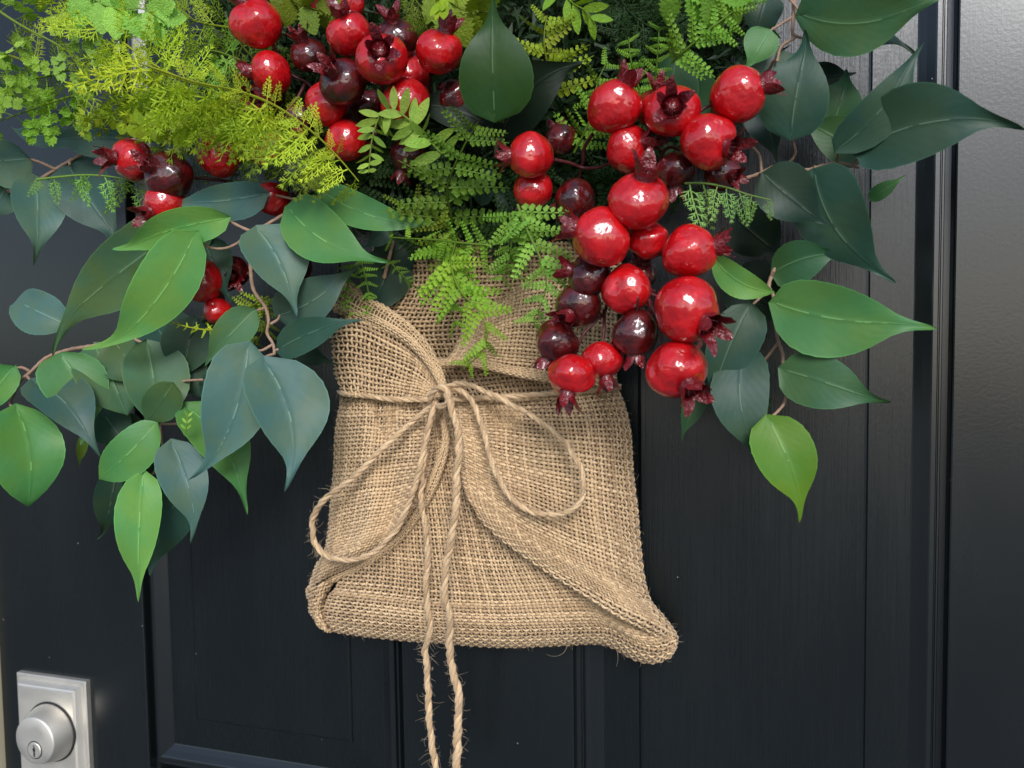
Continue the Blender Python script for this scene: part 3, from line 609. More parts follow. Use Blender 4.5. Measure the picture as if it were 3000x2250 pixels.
# ------------------------------------------------------------------ berries
def berry_mesh(k):
    nu, nv = 64, 44; rg = np.random.default_rng(40 + k); vs, fs = [], []
    ax = rg.normal(0, 1, (5, 3)); ph = rg.uniform(0, 6, 5); fr = rg.uniform(1.6, 3.2, 5)
    for j in range(nv + 1):
        th = math.pi * j / nv
        for i in range(nu):
            p = np.array([math.sin(th) * math.cos(2 * math.pi * i / nu), math.sin(th) * math.sin(2 * math.pi * i / nu), math.cos(th)])
            r_ = 1 + .028 * sum(math.sin(fr[q_] * p.dot(ax[q_]) + ph[q_]) for q_ in range(5))
            r_ -= .24 * math.exp(-(th / .30) ** 2) + .12 * math.exp(-((math.pi - th) / .25) ** 2)
            p = p * r_; p[2] *= (.90, 1.04, .95, .88, 1.0, .96)[k]; p[:2] *= 1.0 + .03 * p[2]
            vs.append(p)
    for j in range(nv):
        for i in range(nu): fs.append((j * nu + i, j * nu + (i + 1) % nu, (j + 1) * nu + (i + 1) % nu, (j + 1) * nu + i))
    return mesh('berry', vs, fs)
def calyx_mesh(k):
    """a short flared cup with five or six pointed lobes, seated on the berry's top (local +Z, berry radius 1)"""
    rg = np.random.default_rng(90 + k); vs, fs = [], []; nl = 6 if k % 2 else 5; sub = 6; nu = nl * sub; rows = [(.76, .36), (.86, .33), (.95, .36), (1.05, .43)]
    for (z, r_) in rows:
        for i in range(nu):
            a = 2 * math.pi * i / nu; vs.append((r_ * math.cos(a), r_ * math.sin(a), z + .02 * math.sin(3 * a)))
    for j in range(len(rows) - 1):
        for i in range(nu): fs.append((j * nu + i, j * nu + (i + 1) % nu, (j + 1) * nu + (i + 1) % nu, (j + 1) * nu + i))
    top = (len(rows) - 1) * nu
    for l in range(nl):
        a0 = 2 * math.pi * (l + .5) / nl; out = rg.uniform(.08, .50); Lh = rg.uniform(.42, .66); tw = rg.uniform(-.25, .25)
        prev = [top + (l * sub + i) % nu for i in range(sub + 1)]
        for s_, wdt in ((.35, .85), (.7, .5), (.93, .18), (1.0, .03)):
            cur = []
            for i in range(sub + 1):
                f = (i / sub - .5) * wdt; a = a0 + f * 2 * math.pi / nl + tw * s_
                r_ = .43 + out * s_ ** 1.6 - .10 * (1 - abs(2 * i / sub - 1)) * s_ * .4 + .03 * math.sin(9 * s_ + l)
                vs.append((r_ * math.cos(a), r_ * math.sin(a), 1.05 + Lh * s_ * (1 - .25 * out * s_))); cur.append(len(vs) - 1)
            for i in range(sub): fs.append((prev[i], prev[i + 1], cur[i + 1], cur[i]))
            prev = cur
    c = len(vs); vs.append((0, 0, .90))
    for i in range(nu): fs.append((2 * nu + i, 2 * nu + (i + 1) % nu, c))
    for q_ in range(5):                                   # stamens: thin spikes in the cup
        a = q_ * 1.26 + .3; b = len(vs); x, y = .14 * math.cos(a), .14 * math.sin(a)
        vs += [(x - .03, y, .85), (x + .03, y, .85), (x, y + .04, .85), (x * 1.7, y * 1.7, 1.22)]
        fs += [(b, b + 1, b + 3), (b + 1, b + 2, b + 3), (b + 2, b, b + 3)]
    return mesh('calyx', vs, fs)
BM = {c: [berry_mesh(k) for k in range(6)] for c in 'rm'}; CM = [calyx_mesh(k) for k in range(6)]
for b_ in BM['r']: b_.materials.append(M_RED)
for b_ in BM['m']: b_.materials.append(M_MAROON)
for c_ in CM: c_.materials.append(M_CALYX)
def spray(label, berries, stems):
    root = thing('berry_spray', label, 'berry spray', 'red berry sprays of the wreath')
    for k, st in enumerate(stems):
        P = spline(st, max(6, len(st) * 6)); C = at(P[:, 0], P[:, 1], P[:, 2])
        tube('stem', C, np.array([mpp(c) for c in C]) * np.linspace(4.2, 3.0, len(C)), M_BSTEM, root, 8)
    for b_ in berries:
        x, y, h, r_, cx, cy, ty = b_[:7]; away = b_[7] if len(b_) > 7 else 1
        p = at(x, y, h); rad = r_ * mpp(p)
        dx, dy = (cx - x) / r_ / 1.25, (cy - y) / r_ / 1.25; dl = math.hypot(dx, dy)
        dz = math.sqrt(max(.0, 1 - dl * dl)) if dl < 1 else 0.0
        vn = unit(CAM - p); ex = unit(e1 - vn * e1.dot(vn)); ey = np.cross(ex, vn)
        if ey.dot(e2) < 0: ey = -ey
        v = unit(dx * ex + dy * ey + vn * dz * away + 1e-6)
        rot = Vector(v).to_track_quat('Z', 'X') @ Vector((0, 0, 1)).rotation_difference(Vector((0, 0, 1)))
        ang = RNG.uniform(0, 6.28)
        mw = Matrix.Translation(Vector(p)) @ rot.to_matrix().to_4x4() @ Matrix.Rotation(ang, 4, 'Z') @ Matrix.Diagonal((rad, rad, rad, 1))
        o = link('berry', BM[ty][RNG.integers(6)], None, root); o.matrix_world = mw
        if ty == 'm': o['label'] = 'dark maroon berry'
        c = link('calyx', CM[RNG.integers(6)], None, o)
r, mm = 'r', 'm'
spray('tall berry spray at top centre left, red and maroon berries above the leaves',
      [(553, 50, .105, 53, 522, -10, r), (585, 157, .100, 47, 520, 155, r, -1), (574, 200, .092, 41, 545, 215, mm), (668, 118, .090, 40, 650, 75, mm), (755, 74, .105, 47, 738, 22, r), (826, 126, .122, 54, 820, 106, r),
       (856, 84, .096, 44, 848, 32, mm), (948, 110, .108, 51, 972, 52, r), (742, 178, .112, 49, 712, 145, mm), (706, 222, .100, 46, 740, 240, r, -1), (876, 222, .104, 52, 870, 250, r, -1), (985, 212, .085, 42, 1000, 250, mm, -1),
       (747, 302, .094, 46, 775, 320, r, -1), (886, 160, .080, 44, 890, 130, r, -1), (795, 232, .078, 38, 800, 260, mm), (880, 338, .080, 38, 862, 385, mm), (650, 256, .088, 34, 640, 290, mm), (700, 0, .09, 44, 690, -40, r), (745, 8, .085, 42, 760, -40, r), (1010, 225, .07, 34, 1020, 250, r, -1)],
      [[(588, 92, .100), (605, 125, .092), (628, 160, .086), (670, 185, .080), (720, 260, .070)], [(628, 160, .086), (610, 160, .094)], [(660, 180, .080), (640, 215, .086), (620, 232, .088)], [(755, 120, .095), (750, 180, .08), (745, 270, .07)], [(930, 160, .10), (928, 200, .085), (920, 280, .07)], [(826, 178, .1), (820, 240, .08), (820, 300, .06)]])
spray('low left berry spray half hidden behind the fern and grey leaves',
      [(285, 343, .104, 45, 232, 340, r), (363, 378, .108, 49, 318, 350, mm), (470, 335, .092, 46, 500, 335, r, -1), (357, 442, .104, 46, 312, 466, r), (590, 332, .080, 42, 600, 350, r, -1), (436, 606, .082, 48, 470, 620, r, -1), (470, 672, .076, 30, 480, 690, r, -1), (590, 432, .074, 36, 580, 430, r, -1), (500, 590, .06, 36, 500, 600, mm), (640, 575, .06, 34, 650, 560, mm, -1)],
      [[(330, 360, .095), (390, 385, .09), (440, 385, .085), (540, 400, .07), (640, 420, .06)], [(400, 450, .095), (440, 430, .085), (520, 410, .07)], [(420, 600, .075), (395, 632, .07), (360, 650, .06)], [(440, 645, .075), (520, 600, .06), (580, 560, .05)]])
spray('upper right berry spray with red berries and open crowns near the dark leaves',
      [(1327, 230, .114, 56, 1357, 168, r), (1420, 235, .098, 46, 1425, 185, r), (1452, 240, .118, 56, 1451, 228, r), (1593, 207, .116, 58, 1662, 178, r), (1532, 308, .120, 58, 1590, 322, r), (1358, 322, .106, 50, 1410, 300, r),
       (1460, 366, .104, 42, 1462, 425, mm), (1560, 372, .096, 38, 1592, 382, mm), (1147, 335, .114, 48, 1080, 338, r), (1152, 408, .100, 43, 1140, 440, r, -1), (1212, 302, .080, 34, 1200, 280, mm, -1), (1244, 432, .098, 46, 1220, 450, mm, -1)],
      [[(1280, 290, .10), (1262, 320, .092), (1258, 355, .086), (1240, 420, .07)], [(1196, 345, .10), (1230, 352, .092), (1258, 362, .086), (1290, 362, .09), (1318, 352, .096)], [(1508, 244, .11), (1525, 232, .11), (1540, 226, .11)], [(1500, 345, .105), (1440, 320, .08), (1400, 420, .06)], [(1395, 235, .09), (1400, 320, .07), (1350, 440, .06)]])
spray('lower right berry cluster hanging in front of the burlap bag',
      [(1378, 433, .132, 65, 1398, 362, r), (1298, 514, .132, 61, 1224, 488, r), (1400, 518, .116, 44, 1390, 550, r, -1), (1489, 543, .126, 57, 1562, 528, r), (1272, 594, .116, 49, 1206, 578, mm), (1350, 626, .120, 54, 1380, 640, r, -1),
       (1250, 660, .112, 50, 1216, 692, mm), (1205, 740, .114, 49, 1170, 798, mm), (1374, 720, .120, 49, 1374, 782, mm), (1485, 668, .134, 71, 1540, 708, r), (1463, 797, .132, 67, 1502, 852, r), (1300, 779, .118, 44, 1312, 832, r), (1233, 812, .130, 51, 1222, 872, r), (1385, 590, .10, 34, 1390, 560, mm)],
      [[(1340, 470, .09), (1375, 560, .104), (1392, 610, .118), (1402, 650, .122), (1408, 690, .118)], [(1392, 612, .118), (1368, 612, .130), (1340, 606, .130)], [(1395, 630, .12), (1420, 640, .122), (1440, 640, .122)], [(1384, 600, .12), (1378, 640, .13), (1376, 672, .125)], [(1300, 560, .09), (1310, 660, .100), (1290, 690, .108), (1262, 720, .112), (1250, 745, .112)], [(1305, 670, .102), (1305, 705, .112), (1302, 738, .114)], [(1400, 650, .12), (1425, 700, .12), (1432, 750, .122)], [(1360, 530, .10), (1400, 552, .112), (1440, 548, .116)]])

# ------------------------------------------------------------------ ferns
def strip(vs, fs, pts, wd, nrm=(0, 0, 1)):
    """flat tapered ribbon through pts"""
    P = [np.array(p, float) for p in pts]; b = len(vs)
    for i, p in enumerate(P):
        t = unit(P[min(i + 1, len(P) - 1)] - P[max(i - 1, 0)]); s = np.cross(t, nrm); s = s / (np.linalg.norm(s) + 1e-9) * wd[i] / 2
        vs += [p - s, p + s]
    for i in range(len(P) - 1): fs.append((b + 2 * i, b + 2 * i + 1, b + 2 * i + 3, b + 2 * i + 2))
def bent(x, y, z, k): return np.array([x, y, z - k * x * x])
def lobe(vs, fs, p, dr, L, W, lobes, z0):
    """small leaflet: outline fan with rounded lobes, slightly cupped"""
    dr = unit(np.array(dr, float)); s = np.cross((0, 0, 1), dr); s = unit(s); b = len(vs); vs.append(np.array(p, float))
    out = []
    n_ = 2 * lobes + 1
    for i in range(n_):
        a = (i / (n_ - 1) - .5) * 2; rr = 1.0 if i % 2 else .80
        if i in (0, n_ - 1): rr = .62
        x = (1 - .55 * a * a) * L * rr; y = a * W * .5 * (.75 + .25 * rr)
        out.append(np.array(p) + dr * x + s * y + np.array([0, 0, z0 * (a * a - .4) * W]))
    vs += out
    for i in range(n_ - 1): fs.append((b, b + 1 + i, b + 2 + i))
def pinna_fern(rg, pairs=7):              # bead-like lobed leaflets on both sides
    vs, fs = [], []; k = rg.uniform(.05, .22)
    cv = rg.uniform(-.16, .16)
    ax = [bent(x, cv * x * x, 0, k) for x in np.linspace(0, 1, 6)]; strip(vs, fs, ax, [.035, .032, .028, .024, .018, .01])
    for i in range(pairs):
        x = .07 + .9 * i / pairs; L = .165 * (1 - .62 * x ** 1.4) * rg.uniform(.85, 1.1) + .02; W = .150 * (1 - .5 * x)
        for sd_ in (1, -1): lobe(vs, fs, bent(x + (.03 if sd_ < 0 else 0), sd_ * .006 + cv * x * x, .002, k), (.45, sd_, rg.uniform(-.2, .15)), L, W, 2, rg.uniform(.2, .6))
    return mesh('pinna', vs, fs)
def pinna_needle(rg, pairs=5):            # a thin stalk with rosettes of flat forked needles either side
    vs, fs = [], []; k = rg.uniform(.05, .3)
    ax = [bent(x, .03 * math.sin(4 * x), 0, k) for x in np.linspace(0, 1, 7)]; strip(vs, fs, ax, [.034, .032, .03, .027, .024, .02, .014])
    for i in range(pairs):
        x = .12 + .84 * i / pairs; L = .35 * (1 - .5 * x) * rg.uniform(.85, 1.12)
        for sd_ in (1, -1):
            o_ = bent(x + (.07 if sd_ < 0 else 0), 0, .004, k); a0 = R(50) * sd_
            dd = np.array([math.cos(a0), math.sin(a0), rg.uniform(-.22, .22)]); e_ = o_ + dd * L * .95
            strip(vs, fs, [o_, o_ + dd * L * .5, e_], [.018, .026, .005])
            for f_, da, l_ in ((.24, 40, .54), (.30, -38, .52), (.56, 32, .42), (.60, -32, .40)):
                a1 = a0 + R(da) * sd_; q_ = o_ + dd * L * f_; ll = L * l_ * rg.uniform(.85, 1.15)
                v_ = np.array([math.cos(a1), math.sin(a1), rg.uniform(-.3, .3)]) * ll
                strip(vs, fs, [q_, q_ + v_ * .5, q_ + v_], [.016, .026, .005])
    p = bent(1, .03 * math.sin(4), 0, k)
    for da in (-32, 0, 30):
        a1 = R(da); v_ = np.array([math.cos(a1), math.sin(a1), 0]) * .12; strip(vs, fs, [p, p + v_ * .5, p + v_], [.02, .034, .008])
    return mesh('pinna', vs, fs)
def pinna_fan(rg):                        # stalk with three or four fan-shaped leaflets
    vs, fs = [], []
    ax = [bent(x, .04 * math.sin(3 * x), 0, .15) for x in np.linspace(0, .85, 4)]; strip(vs, fs, ax, [.03, .026, .02, .014])
    for x, sd_, L in ((.30, 1, .34), (.38, -1, .33), (.62, 1, .32), (.68, -1, .30), (.82, 0, .34)):
        lobe(vs, fs, bent(x, 0, 0, .15), (.8, .9 * sd_ + rg.uniform(-.15, .15), rg.uniform(-.3, .3)), L * rg.uniform(.85, 1.15), L * 1.05, 4, rg.uniform(.1, .3))
    return mesh('pinna', vs, fs)
def pinna_leaf(rg, W=.36):                # one smooth oval leaflet
    vs, fs = [], []; n_ = 8; k = rg.uniform(.0, .25)
    for i in range(n_ + 1):
        x = i / n_; w_ = W * math.sin(math.pi * min(1, x * .94 + .05)) ** .75 * .5
        vs += [bent(x, -w_, .12 * w_, k), bent(x, 0, 0, k), bent(x, w_, .12 * w_, k)]
    for i in range(n_):
        for j in (0, 1): fs.append((3 * i + j, 3 * i + j + 1, 3 * i + j + 4, 3 * i + j + 3))
    return mesh('leaflet', vs, fs)
def pinna_serrate(rg):                    # broad toothed leaf
    vs, fs = [], []; n_ = 14; k = rg.uniform(.05, .3)
    for i in range(n_ + 1):
        x = i / n_; w_ = .36 * math.sin(math.pi * min(1, x * .9 + .08)) ** .7 * (1.12 if i % 2 else .82)
        vs += [bent(x - (.03 if i % 2 else 0), -w_, .10 * w_ + .02 * math.sin(9 * x), k), bent(x, 0, 0, k), bent(x - (.03 if i % 2 else 0), w_, .10 * w_ - .02 * math.sin(8 * x), k)]
    for i in range(n_):
        for j in (0, 1): fs.append((3 * i + j, 3 * i + j + 1, 3 * i + j + 4, 3 * i + j + 3))
    return mesh('leaflet', vs, fs)
rg = np.random.default_rng(3)
PIN = {'fern': [pinna_fern(rg) for _ in range(4)], 'needle': [pinna_needle(rg) for _ in range(5)], 'fan': [pinna_fan(rg) for _ in range(4)],
       'oval': [pinna_leaf(rg) for _ in range(3)], 'button': [pinna_leaf(rg, .75) for _ in range(3)], 'toothed': [pinna_serrate(rg) for _ in range(3)], 'thin': [pinna_fern(rg, 6) for _ in range(3)]}
for L_ in PIN.values():
    for me in L_: me.materials.append(M_FERN)
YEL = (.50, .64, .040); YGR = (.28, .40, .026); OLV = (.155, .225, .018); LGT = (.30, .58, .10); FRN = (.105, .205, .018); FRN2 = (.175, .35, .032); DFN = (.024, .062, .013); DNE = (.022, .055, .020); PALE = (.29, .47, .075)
def frond(label, pts, typ, n, length, col, sides=(1, -1), angle=62, taper=(1.0, .35), rr=2.6, droop=0., tilt=22, cat='fern frond', name='fern_frond', jit=.12, tip=True):
    root = thing(name, label, cat, 'green fern fronds of the wreath')
    P = spline(pts, 60); C = at(P[:, 0], P[:, 1], P[:, 2]); sc = np.array([mpp(c) for c in C])
    st = tube('rachis', C, sc * np.linspace(rr, rr * .45, 60), M_FERN, root, 6); st.color = (col[0] * .7, col[1] * .62, col[2] * .6, 1)
    T = np.gradient(C, axis=0); T /= np.linalg.norm(T, axis=1, keepdims=True)
    for k in range(n):
        t_ = (k + .5 + RNG.uniform(-.25, .25)) / n; i = int(min(59, t_ * 60))
        if tip is False and t_ > .97: continue
        for sd_ in sides:
            nn = unit(CAM - C[i]); s = unit(np.cross(T[i], nn))
            a = R(angle * (1 - .25 * t_) + RNG.uniform(-9, 9))
            x = unit(T[i] * math.cos(a) + s * math.sin(a) * sd_ + np.array([0, 0, -1.0]) * droop + nn * RNG.uniform(-.25, .28))
            z = nn - x * nn.dot(x); z = unit(z); y = np.cross(z, x)
            tl = R(RNG.uniform(-tilt, tilt)); y, z = y * math.cos(tl) + z * math.sin(tl), z * math.cos(tl) - y * math.sin(tl)
            L = length * (taper[0] + (taper[1] - taper[0]) * t_ ** 1.3) * RNG.uniform(1 - jit, 1 + jit) * sc[i]
            me = PIN[typ][RNG.integers(len(PIN[typ]))]
            o = link('leaflet' if typ in ('oval', 'button', 'toothed') else 'pinna', me, None, root)
            mw = Matrix.Identity(4)
            for q_ in range(3): mw[q_][0] = x[q_] * L; mw[q_][1] = y[q_] * L * (1 if RNG.random() < .5 else -1) ; mw[q_][2] = z[q_] * L; mw[q_][3] = C[i][q_]
            o.matrix_world = mw
            j = RNG.uniform(.82, 1.18); o.color = (col[0] * j * RNG.uniform(.9, 1.1), col[1] * j, col[2] * j, 1)
    return root
# upper left: feathery yellow-green sprays
frond('big feathery yellow-green spray arching over the red berries left of centre', [(330, 150, .128), (420, 180, .134), (520, 200, .138), (600, 232, .138), (680, 290, .134), (735, 345, .128), (775, 392, .120)], 'needle', 21, 172, YEL, (1,), 122, (.95, .42), 3.2, .0, 24)
frond('short-needled feathery spray along the upper edge of the big arching one', [(250, 120, .124), (330, 146, .130), (420, 176, .136), (520, 197, .140), (600, 230, .140), (680, 288, .136), (735, 343, .130)], 'needle', 22, 58, YEL, (-1, 1), 128, (1, .7), 2.0, .0, 34)
frond('broad feathery spray filling the middle under the big arching one', [(360, 190, .122), (450, 214, .128), (540, 236, .130), (630, 286, .128), (700, 338, .122), (745, 384, .114)], 'needle', 17, 165, (.25, .37, .022), (1,), 130, (.9, .45), 2.4, .0, 22)  # lower layer's green darkened so the front stands out, depth shade in colour
frond('second feathery yellow-green spray lying under the big arching one', [(300, 170, .116), (420, 205, .120), (520, 240, .120), (610, 290, .118), (690, 345, .112), (740, 388, .108)], 'needle', 15, 150, (.17, .25, .016), (1,), 118, (.95, .5), 2.8, .0, 30)  # darker green again, standing for the shade under the front spray
frond('dense feathery yellow-green spray between the big arching one and the left fans', [(250, 175, .110), (330, 205, .116), (430, 232, .122), (520, 262, .124), (600, 318, .122), (660, 372, .116)], 'needle', 15, 140, (.27, .37, .022), (1,), 120, (.95, .5), 2.8, .0, 26)
frond('feathery spray with dark stalk slanting from the top edge at upper left', [(180, -20, .104), (200, 20, .108), (233, 67, .112), (277, 100, .116), (333, 140, .118), (417, 182, .116)], 'needle', 12, 120, YEL, (1, -1), 104, (.9, .7), 3.4, .0, 30)
frond('feathery spray crossing the upper left corner towards the berries', [(20, 120, .095), (110, 150, .102), (200, 185, .108), (290, 215, .110), (380, 240, .110), (450, 262, .108)], 'needle', 11, 118, YGR, (1, -1), 108, (.8, .8), 2.8, .05, 34)
frond('feathery spray hanging lowest over the left grey leaves', [(80, 388, .090), (130, 382, .094), (190, 378, .096), (255, 384, .094), (310, 400, .09)], 'needle', 9, 88, LGT, (1,), 96, (.55, .95), 2.6, .05, 26)
frond('pale fan-leaved spray at the top left corner', [(-30, 5, .110), (30, 45, .112), (70, 68, .112), (125, 97, .112), (170, 130, .108), (215, 175, .100)], 'fan', 6, 92, PALE, (1, -1), 66, (1, .8), 3.2, .15, 35)
frond('pale fan-leaved spray drooping at the left edge above the grey leaves', [(190, 200, .100), (140, 212, .104), (80, 232, .106), (30, 250, .106), (-20, 268, .104)], 'fan', 6, 84, (.23, .42, .045), (1, -1), 70, (1, .8), 2.8, .30, 35)
frond('lower pale fan-leaved spray at the left edge', [(150, 150, .104), (100, 165, .106), (50, 170, .106), (0, 165, .104), (-30, 160, .102)], 'fan', 5, 74, (.23, .42, .045), (1, -1), 70, (1, .8), 2.6, .35, 35)
frond('round-leaved button fern frond below the feathery sprays', [(420, 282, .118), (340, 276, .122), (260, 262, .122), (175, 248, .118)], 'button', 15, 40, YGR, (1, -1), 82, (1.1, .35), 2.6, .12, 30)
frond('fine olive sprig at the top edge left of the first red berry', [(500, 60, .09), (440, 50, .092), (380, 30, .094), (330, 0, .092)], 'needle', 8, 88, YGR, (1, -1), 60, (1, .6), 2.6, .1, 35)
frond('fine olive sprig behind the leftmost top red berry', [(520, 130, .082), (460, 110, .086), (400, 120, .088), (340, 90, .088)], 'needle', 8, 88, FRN2, (1, -1), 60, (1, .6), 2.6, .1, 35)
frond('fine green sprig hanging by the maroon berry at upper left', [(480, 120, .098), (490, 145, .100), (480, 180, .100), (476, 205, .098)], 'needle', 7, 48, LGT, (1, -1), 50, (1, .6), 2.4, .1, 30)
frond('toothed bright leaf sprig at the top edge near the left corner', [(170, -30, .118), (215, 5, .120), (260, 20, .120), (310, 20, .118), (360, 50, .114)], 'toothed', 6, 72, LGT, (1, -1), 60, (1, .9), 2.6, .2, 30, 'leaf sprig', 'leaf_sprig')
frond('toothed yellow-olive leaf sprig above the pair of maroon berries', [(600, -25, .098), (640, 5, .100), (680, 20, .100), (720, 25, .096)], 'toothed', 5, 66, OLV, (1, -1), 60, (1, .8), 2.6, .2, 30, 'leaf sprig', 'leaf_sprig')
frond('feathery olive spray in shade below the upper left berries', [(520, 95, .074), (560, 150, .076), (560, 230, .078), (600, 300, .080), (660, 360, .082)], 'needle', 16, 90, OLV, (1, -1), 60, (1, .8), 2.4, .1, 35)
frond('feathery spray behind the low left berries', [(300, 300, .07), (370, 310, .072), (450, 320, .075), (540, 350, .08)], 'needle', 12, 90, FRN, (1, -1), 60, (1, .8), 2.4, .1, 35)
# centre
frond('bright light green fern tip curling over between berries and bag', [(952, 330, .104), (915, 290, .112), (880, 256, .118), (847, 237, .122), (822, 248, .124), (804, 300, .122), (796, 374, .118)], 'oval', 17, 60, PALE, (1, -1), 72, (1.1, .45), 3.0, .0, 26)
frond('upright olive fern frond right of the curled light fern', [(977, 480, .080), (966, 417, .096), (977, 370, .106), (1000, 320, .112), (1030, 268, .114), (1050, 240, .112)], 'fern', 8, 138, FRN, (1, -1), 76, (1.0, .45), 3.2, .0, 22)
frond('fern frond spreading in the dark gap above the bag', [(1020, 560, .080), (985, 510, .086), (940, 470, .090), (890, 450, .090), (850, 450, .088)], 'fern', 6, 92, OLV, (1, -1), 70, (1, .5), 3.0, .0, 24)
frond('short fern frond lying along the top of the bag neck', [(1060, 530, .096), (1000, 525, .100), (940, 518, .100), (880, 515, .098), (840, 512, .094)], 'fern', 7, 70, FRN2, (1, -1), 70, (1, .5), 3.0, .1, 26)
frond('fern frond with curled tip hanging lowest over the burlap', [(985, 520, .088), (975, 570, .094), (992, 625, .098), (1030, 668, .100), (1052, 715, .100), (1040, 760, .098), (1000, 798, .094)], 'fern', 10, 112, (.24, .42, .035), (1, -1), 58, (1.0, .34), 3.2, .2, 24)
frond('fern frond hanging left of the lowest one over the burlap', [(965, 520, .084), (958, 560, .090), (962, 610, .092), (968, 660, .090), (985, 700, .088)], 'fern', 8, 96, (.20, .38, .03), (1, -1), 60, (1, .4), 2.8, .2, 24)
frond('fern frond beside the hanging maroon berries', [(1118, 442, .108), (1140, 500, .112), (1165, 553, .114), (1180, 605, .112), (1170, 655, .108), (1145, 702, .102)], 'fern', 10, 112, (.24, .46, .075), (1, -1), 62, (1.0, .42), 3.2, .12, 22)
frond('fern frond left of the maroon berries with short leaflets', [(1100, 460, .096), (1105, 510, .100), (1100, 560, .100), (1085, 605, .096)], 'fern', 9, 80, (.21, .41, .05), (1, -1), 62, (1, .45), 2.8, .15, 24)
frond('narrow fern tip lying on the burlap at left', [(838, 560, .076), (860, 585, .080), (880, 605, .080), (905, 625, .076)], 'thin', 6, 30, FRN, (1, -1), 66, (1, .5), 2.2, .0, 20)
frond('narrow vertical fern tip left of the bag neck', [(755, 570, .072), (752, 610, .074), (745, 655, .074), (760, 680, .072)], 'thin', 8, 30, FRN2, (1, -1), 70, (1, .5), 2.2, .0, 20)
frond('second narrow vertical fern tip touching the bag neck', [(778, 560, .078), (790, 600, .080), (796, 640, .080), (790, 684, .078)], 'thin', 8, 32, FRN2, (1, -1), 70, (1, .5), 2.2, .0, 20)
frond('upright yellow-olive fern frond right of the large pointed leaf', [(1195, 205, .084), (1190, 167, .094), (1177, 110, .102), (1176, 70, .104), (1182, 34, .102)], 'fern', 7, 104, (.27, .36, .022), (1, -1), 80, (1.0, .6), 3.2, .0, 22)
frond('olive fern frond rising beside the single red crown berry', [(1240, 330, .080), (1265, 280, .084), (1285, 230, .088), (1290, 180, .090), (1310, 135, .090)], 'fern', 8, 84, FRN2, (1, -1), 66, (1, .55), 2.8, .0, 22)
frond('beaded fern frond standing behind the open-crowned berry', [(1385, 215, .070), (1375, 170, .076), (1362, 125, .080), (1358, 80, .080)], 'fern', 8, 46, FRN2, (1, -1), 72, (1, .6), 2.4, .0, 20)
frond('second beaded fern frond right of the first', [(1415, 190, .070), (1418, 150, .076), (1422, 100, .080), (1424, 58, .080)], 'fern', 8, 44, FRN2, (1, -1), 72, (1, .6), 2.4, .0, 20)
frond('light beaded fern frond at the top right of the upper right berries', [(1450, 135, .082), (1490, 100, .092), (1530, 65, .096), (1570, 35, .096), (1612, 2, .092)], 'fern', 8, 88, (.22, .44, .05), (1, -1), 70, (1.0, .55), 3.0, .0, 22)
frond('green fan leaf sprig at the top edge above the right berries', [(1440, -30, .094), (1490, -12, .098), (1540, -5, .100), (1590, -10, .098)], 'toothed', 4, 72, (.16, .35, .035), (1, -1), 65, (1, .9), 2.6, .35, 25, 'leaf sprig', 'leaf_sprig')
frond('pale feathery frond poking out right of the big red berry', [(1480, 396, .110), (1520, 396, .114), (1570, 405, .116), (1615, 420, .116), (1665, 432, .112)], 'needle', 7, 92, (.24, .45, .12), (1,), 66, (1, .45), 2.8, .25, 22)
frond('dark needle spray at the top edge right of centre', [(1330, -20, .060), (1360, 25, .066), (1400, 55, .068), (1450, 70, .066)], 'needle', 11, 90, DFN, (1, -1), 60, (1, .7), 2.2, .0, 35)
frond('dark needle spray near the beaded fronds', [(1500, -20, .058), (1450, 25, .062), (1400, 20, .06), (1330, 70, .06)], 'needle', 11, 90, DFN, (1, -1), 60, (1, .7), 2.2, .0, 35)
frond('small oval green leaves at the top edge over the dark needles', [(1200, -30, .100), (1235, 5, .104), (1262, 22, .106), (1285, 50, .104)], 'oval', 5, 60, (.22, .40, .03), (1, -1), 55, (1, .8), 2.4, .0, 25, 'leaf sprig', 'leaf_sprig')
frond('yellow-green broad leaves behind the large pointed leaf', [(940, -25, .092), (975, 5, .096), (1010, 25, .096), (1060, 25, .092)], 'toothed', 5, 78, (.20, .29, .025), (1, -1), 60, (1, .9), 2.4, .15, 25, 'leaf sprig', 'leaf_sprig')
frond('hanging yellow-green leaf tuft above the right berry of the left cluster', [(955, -30, .112), (958, 0, .118), (962, 20, .120)], 'oval', 4, 56, YGR, (1, -1), 24, (1, .9), 2.4, .3, 25, 'leaf sprig', 'leaf_sprig')
frond('yellow-olive sprig at the top edge between two red berries', [(880, -30, .09), (905, 10, .092), (930, 40, .092), (920, 70, .09)], 'needle', 9, 70, OLV, (1, -1), 60, (1, .7), 2.4, .1, 30)
frond('olive fern frond behind the bow-side leaves at left of the bag', [(580, 640, .066), (545, 660, .070), (500, 680, .072), (460, 690, .072)], 'thin', 8, 48, YGR, (1, -1), 65, (1, .7), 2.4, .0, 25)
frond('narrow yellow fern tip among the lower left leaves', [(470, 712, .100), (440, 712, .101), (405, 706, .101), (374, 698, .100)], 'thin', 8, 22, YEL, (1, -1), 66, (1, .5), 2.4, .0, 20)
frond('tiny yellow-green sprig between the lower left leaves', [(400, 935, .11), (403, 915, .112), (406, 890, .112)], 'oval', 3, 18, LGT, (1, -1), 45, (1, .7), 1.8, .0, 20)
frond('olive fern frond hanging behind the grey leaves by the branch fork', [(560, 640, .06), (575, 690, .062), (560, 730, .062), (540, 745, .06)], 'fern', 7, 48, OLV, (1, -1), 65, (1, .6), 2.2, .0, 20)
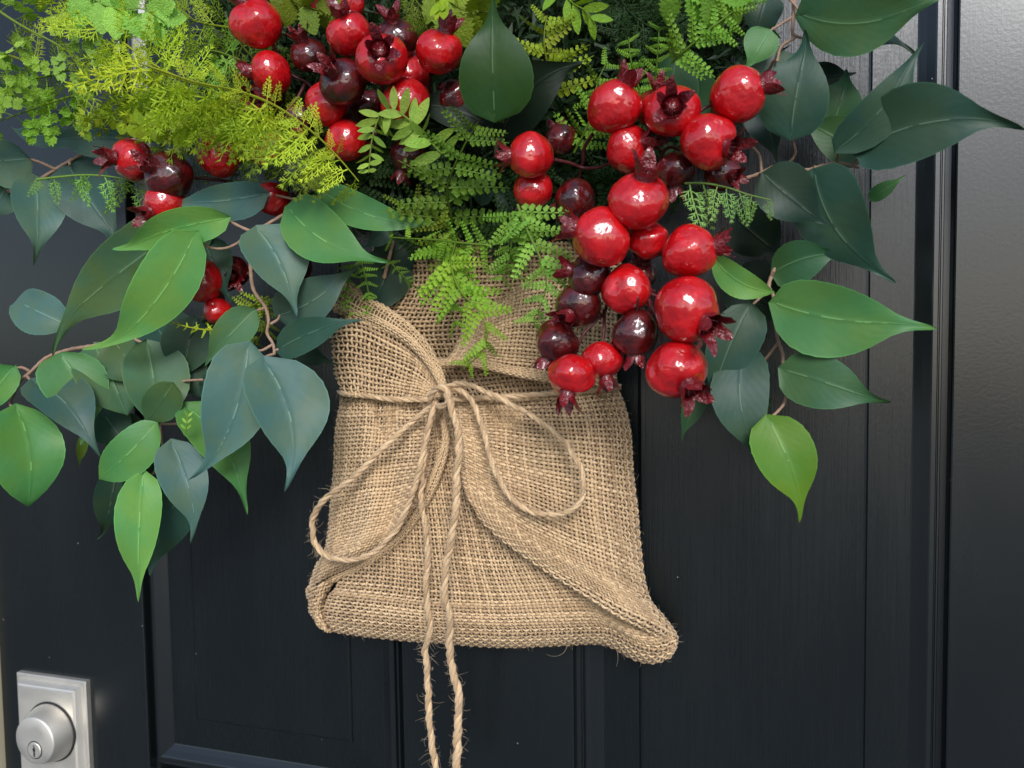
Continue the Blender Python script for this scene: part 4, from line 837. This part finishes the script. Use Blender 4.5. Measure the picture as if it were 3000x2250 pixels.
# added fillers in the depth, shade put into their dark green
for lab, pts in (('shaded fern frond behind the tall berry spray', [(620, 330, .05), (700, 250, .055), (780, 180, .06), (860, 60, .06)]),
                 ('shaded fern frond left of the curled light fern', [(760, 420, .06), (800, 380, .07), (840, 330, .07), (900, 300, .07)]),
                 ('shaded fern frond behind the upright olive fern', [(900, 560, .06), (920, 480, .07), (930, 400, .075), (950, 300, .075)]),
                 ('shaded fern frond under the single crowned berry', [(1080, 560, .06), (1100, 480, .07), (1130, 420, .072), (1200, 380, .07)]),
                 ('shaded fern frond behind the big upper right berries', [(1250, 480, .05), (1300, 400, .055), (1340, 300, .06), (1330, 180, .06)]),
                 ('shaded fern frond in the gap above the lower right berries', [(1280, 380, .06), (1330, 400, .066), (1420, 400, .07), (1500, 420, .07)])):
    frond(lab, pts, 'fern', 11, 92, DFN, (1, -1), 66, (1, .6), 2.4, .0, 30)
# dense greenery deep in the wreath, past counting, shade put into its colour
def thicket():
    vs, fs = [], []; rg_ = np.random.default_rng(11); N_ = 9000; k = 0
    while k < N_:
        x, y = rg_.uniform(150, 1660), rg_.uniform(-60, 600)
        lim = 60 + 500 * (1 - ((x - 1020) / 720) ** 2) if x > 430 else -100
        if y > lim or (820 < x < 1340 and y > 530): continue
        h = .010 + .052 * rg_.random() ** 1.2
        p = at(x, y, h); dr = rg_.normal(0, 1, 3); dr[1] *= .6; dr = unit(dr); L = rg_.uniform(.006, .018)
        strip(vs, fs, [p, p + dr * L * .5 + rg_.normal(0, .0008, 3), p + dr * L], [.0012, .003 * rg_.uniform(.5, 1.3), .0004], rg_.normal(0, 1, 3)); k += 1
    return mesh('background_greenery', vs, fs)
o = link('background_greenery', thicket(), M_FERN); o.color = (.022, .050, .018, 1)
tag(o, 'dense dark green moss and needles darkened for shade deep inside the wreath behind the berries', 'greenery', kind='stuff')

# added dark backing, its near-black colour stands in for shade between stems
def backing():
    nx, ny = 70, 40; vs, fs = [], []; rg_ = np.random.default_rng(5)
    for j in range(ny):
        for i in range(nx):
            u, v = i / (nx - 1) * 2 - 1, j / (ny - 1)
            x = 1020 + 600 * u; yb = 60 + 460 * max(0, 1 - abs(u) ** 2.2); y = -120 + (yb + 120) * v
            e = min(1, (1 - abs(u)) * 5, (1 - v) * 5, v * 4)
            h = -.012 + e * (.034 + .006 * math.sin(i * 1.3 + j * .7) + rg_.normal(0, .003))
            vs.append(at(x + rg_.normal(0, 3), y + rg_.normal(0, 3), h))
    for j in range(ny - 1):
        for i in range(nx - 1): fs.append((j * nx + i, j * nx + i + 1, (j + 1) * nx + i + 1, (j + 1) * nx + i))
    return mesh('shade_backing', vs, fs)
q = NT('gap_shade'); q.set(Base_Color=q.mix(q.noise(70, 5, q.coords('Object')), (.006, .011, .005, 1), (.020, .030, .010, 1)), Roughness=.95, Normal=q.bump(q.noise(400, 4, q.coords('Object')), .9, .004))
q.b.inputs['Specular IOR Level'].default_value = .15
tag(link('shade_backing', backing(), q.m), 'added dark backing of the wreath, shade in its colour, behind all ferns and berries', 'backing')
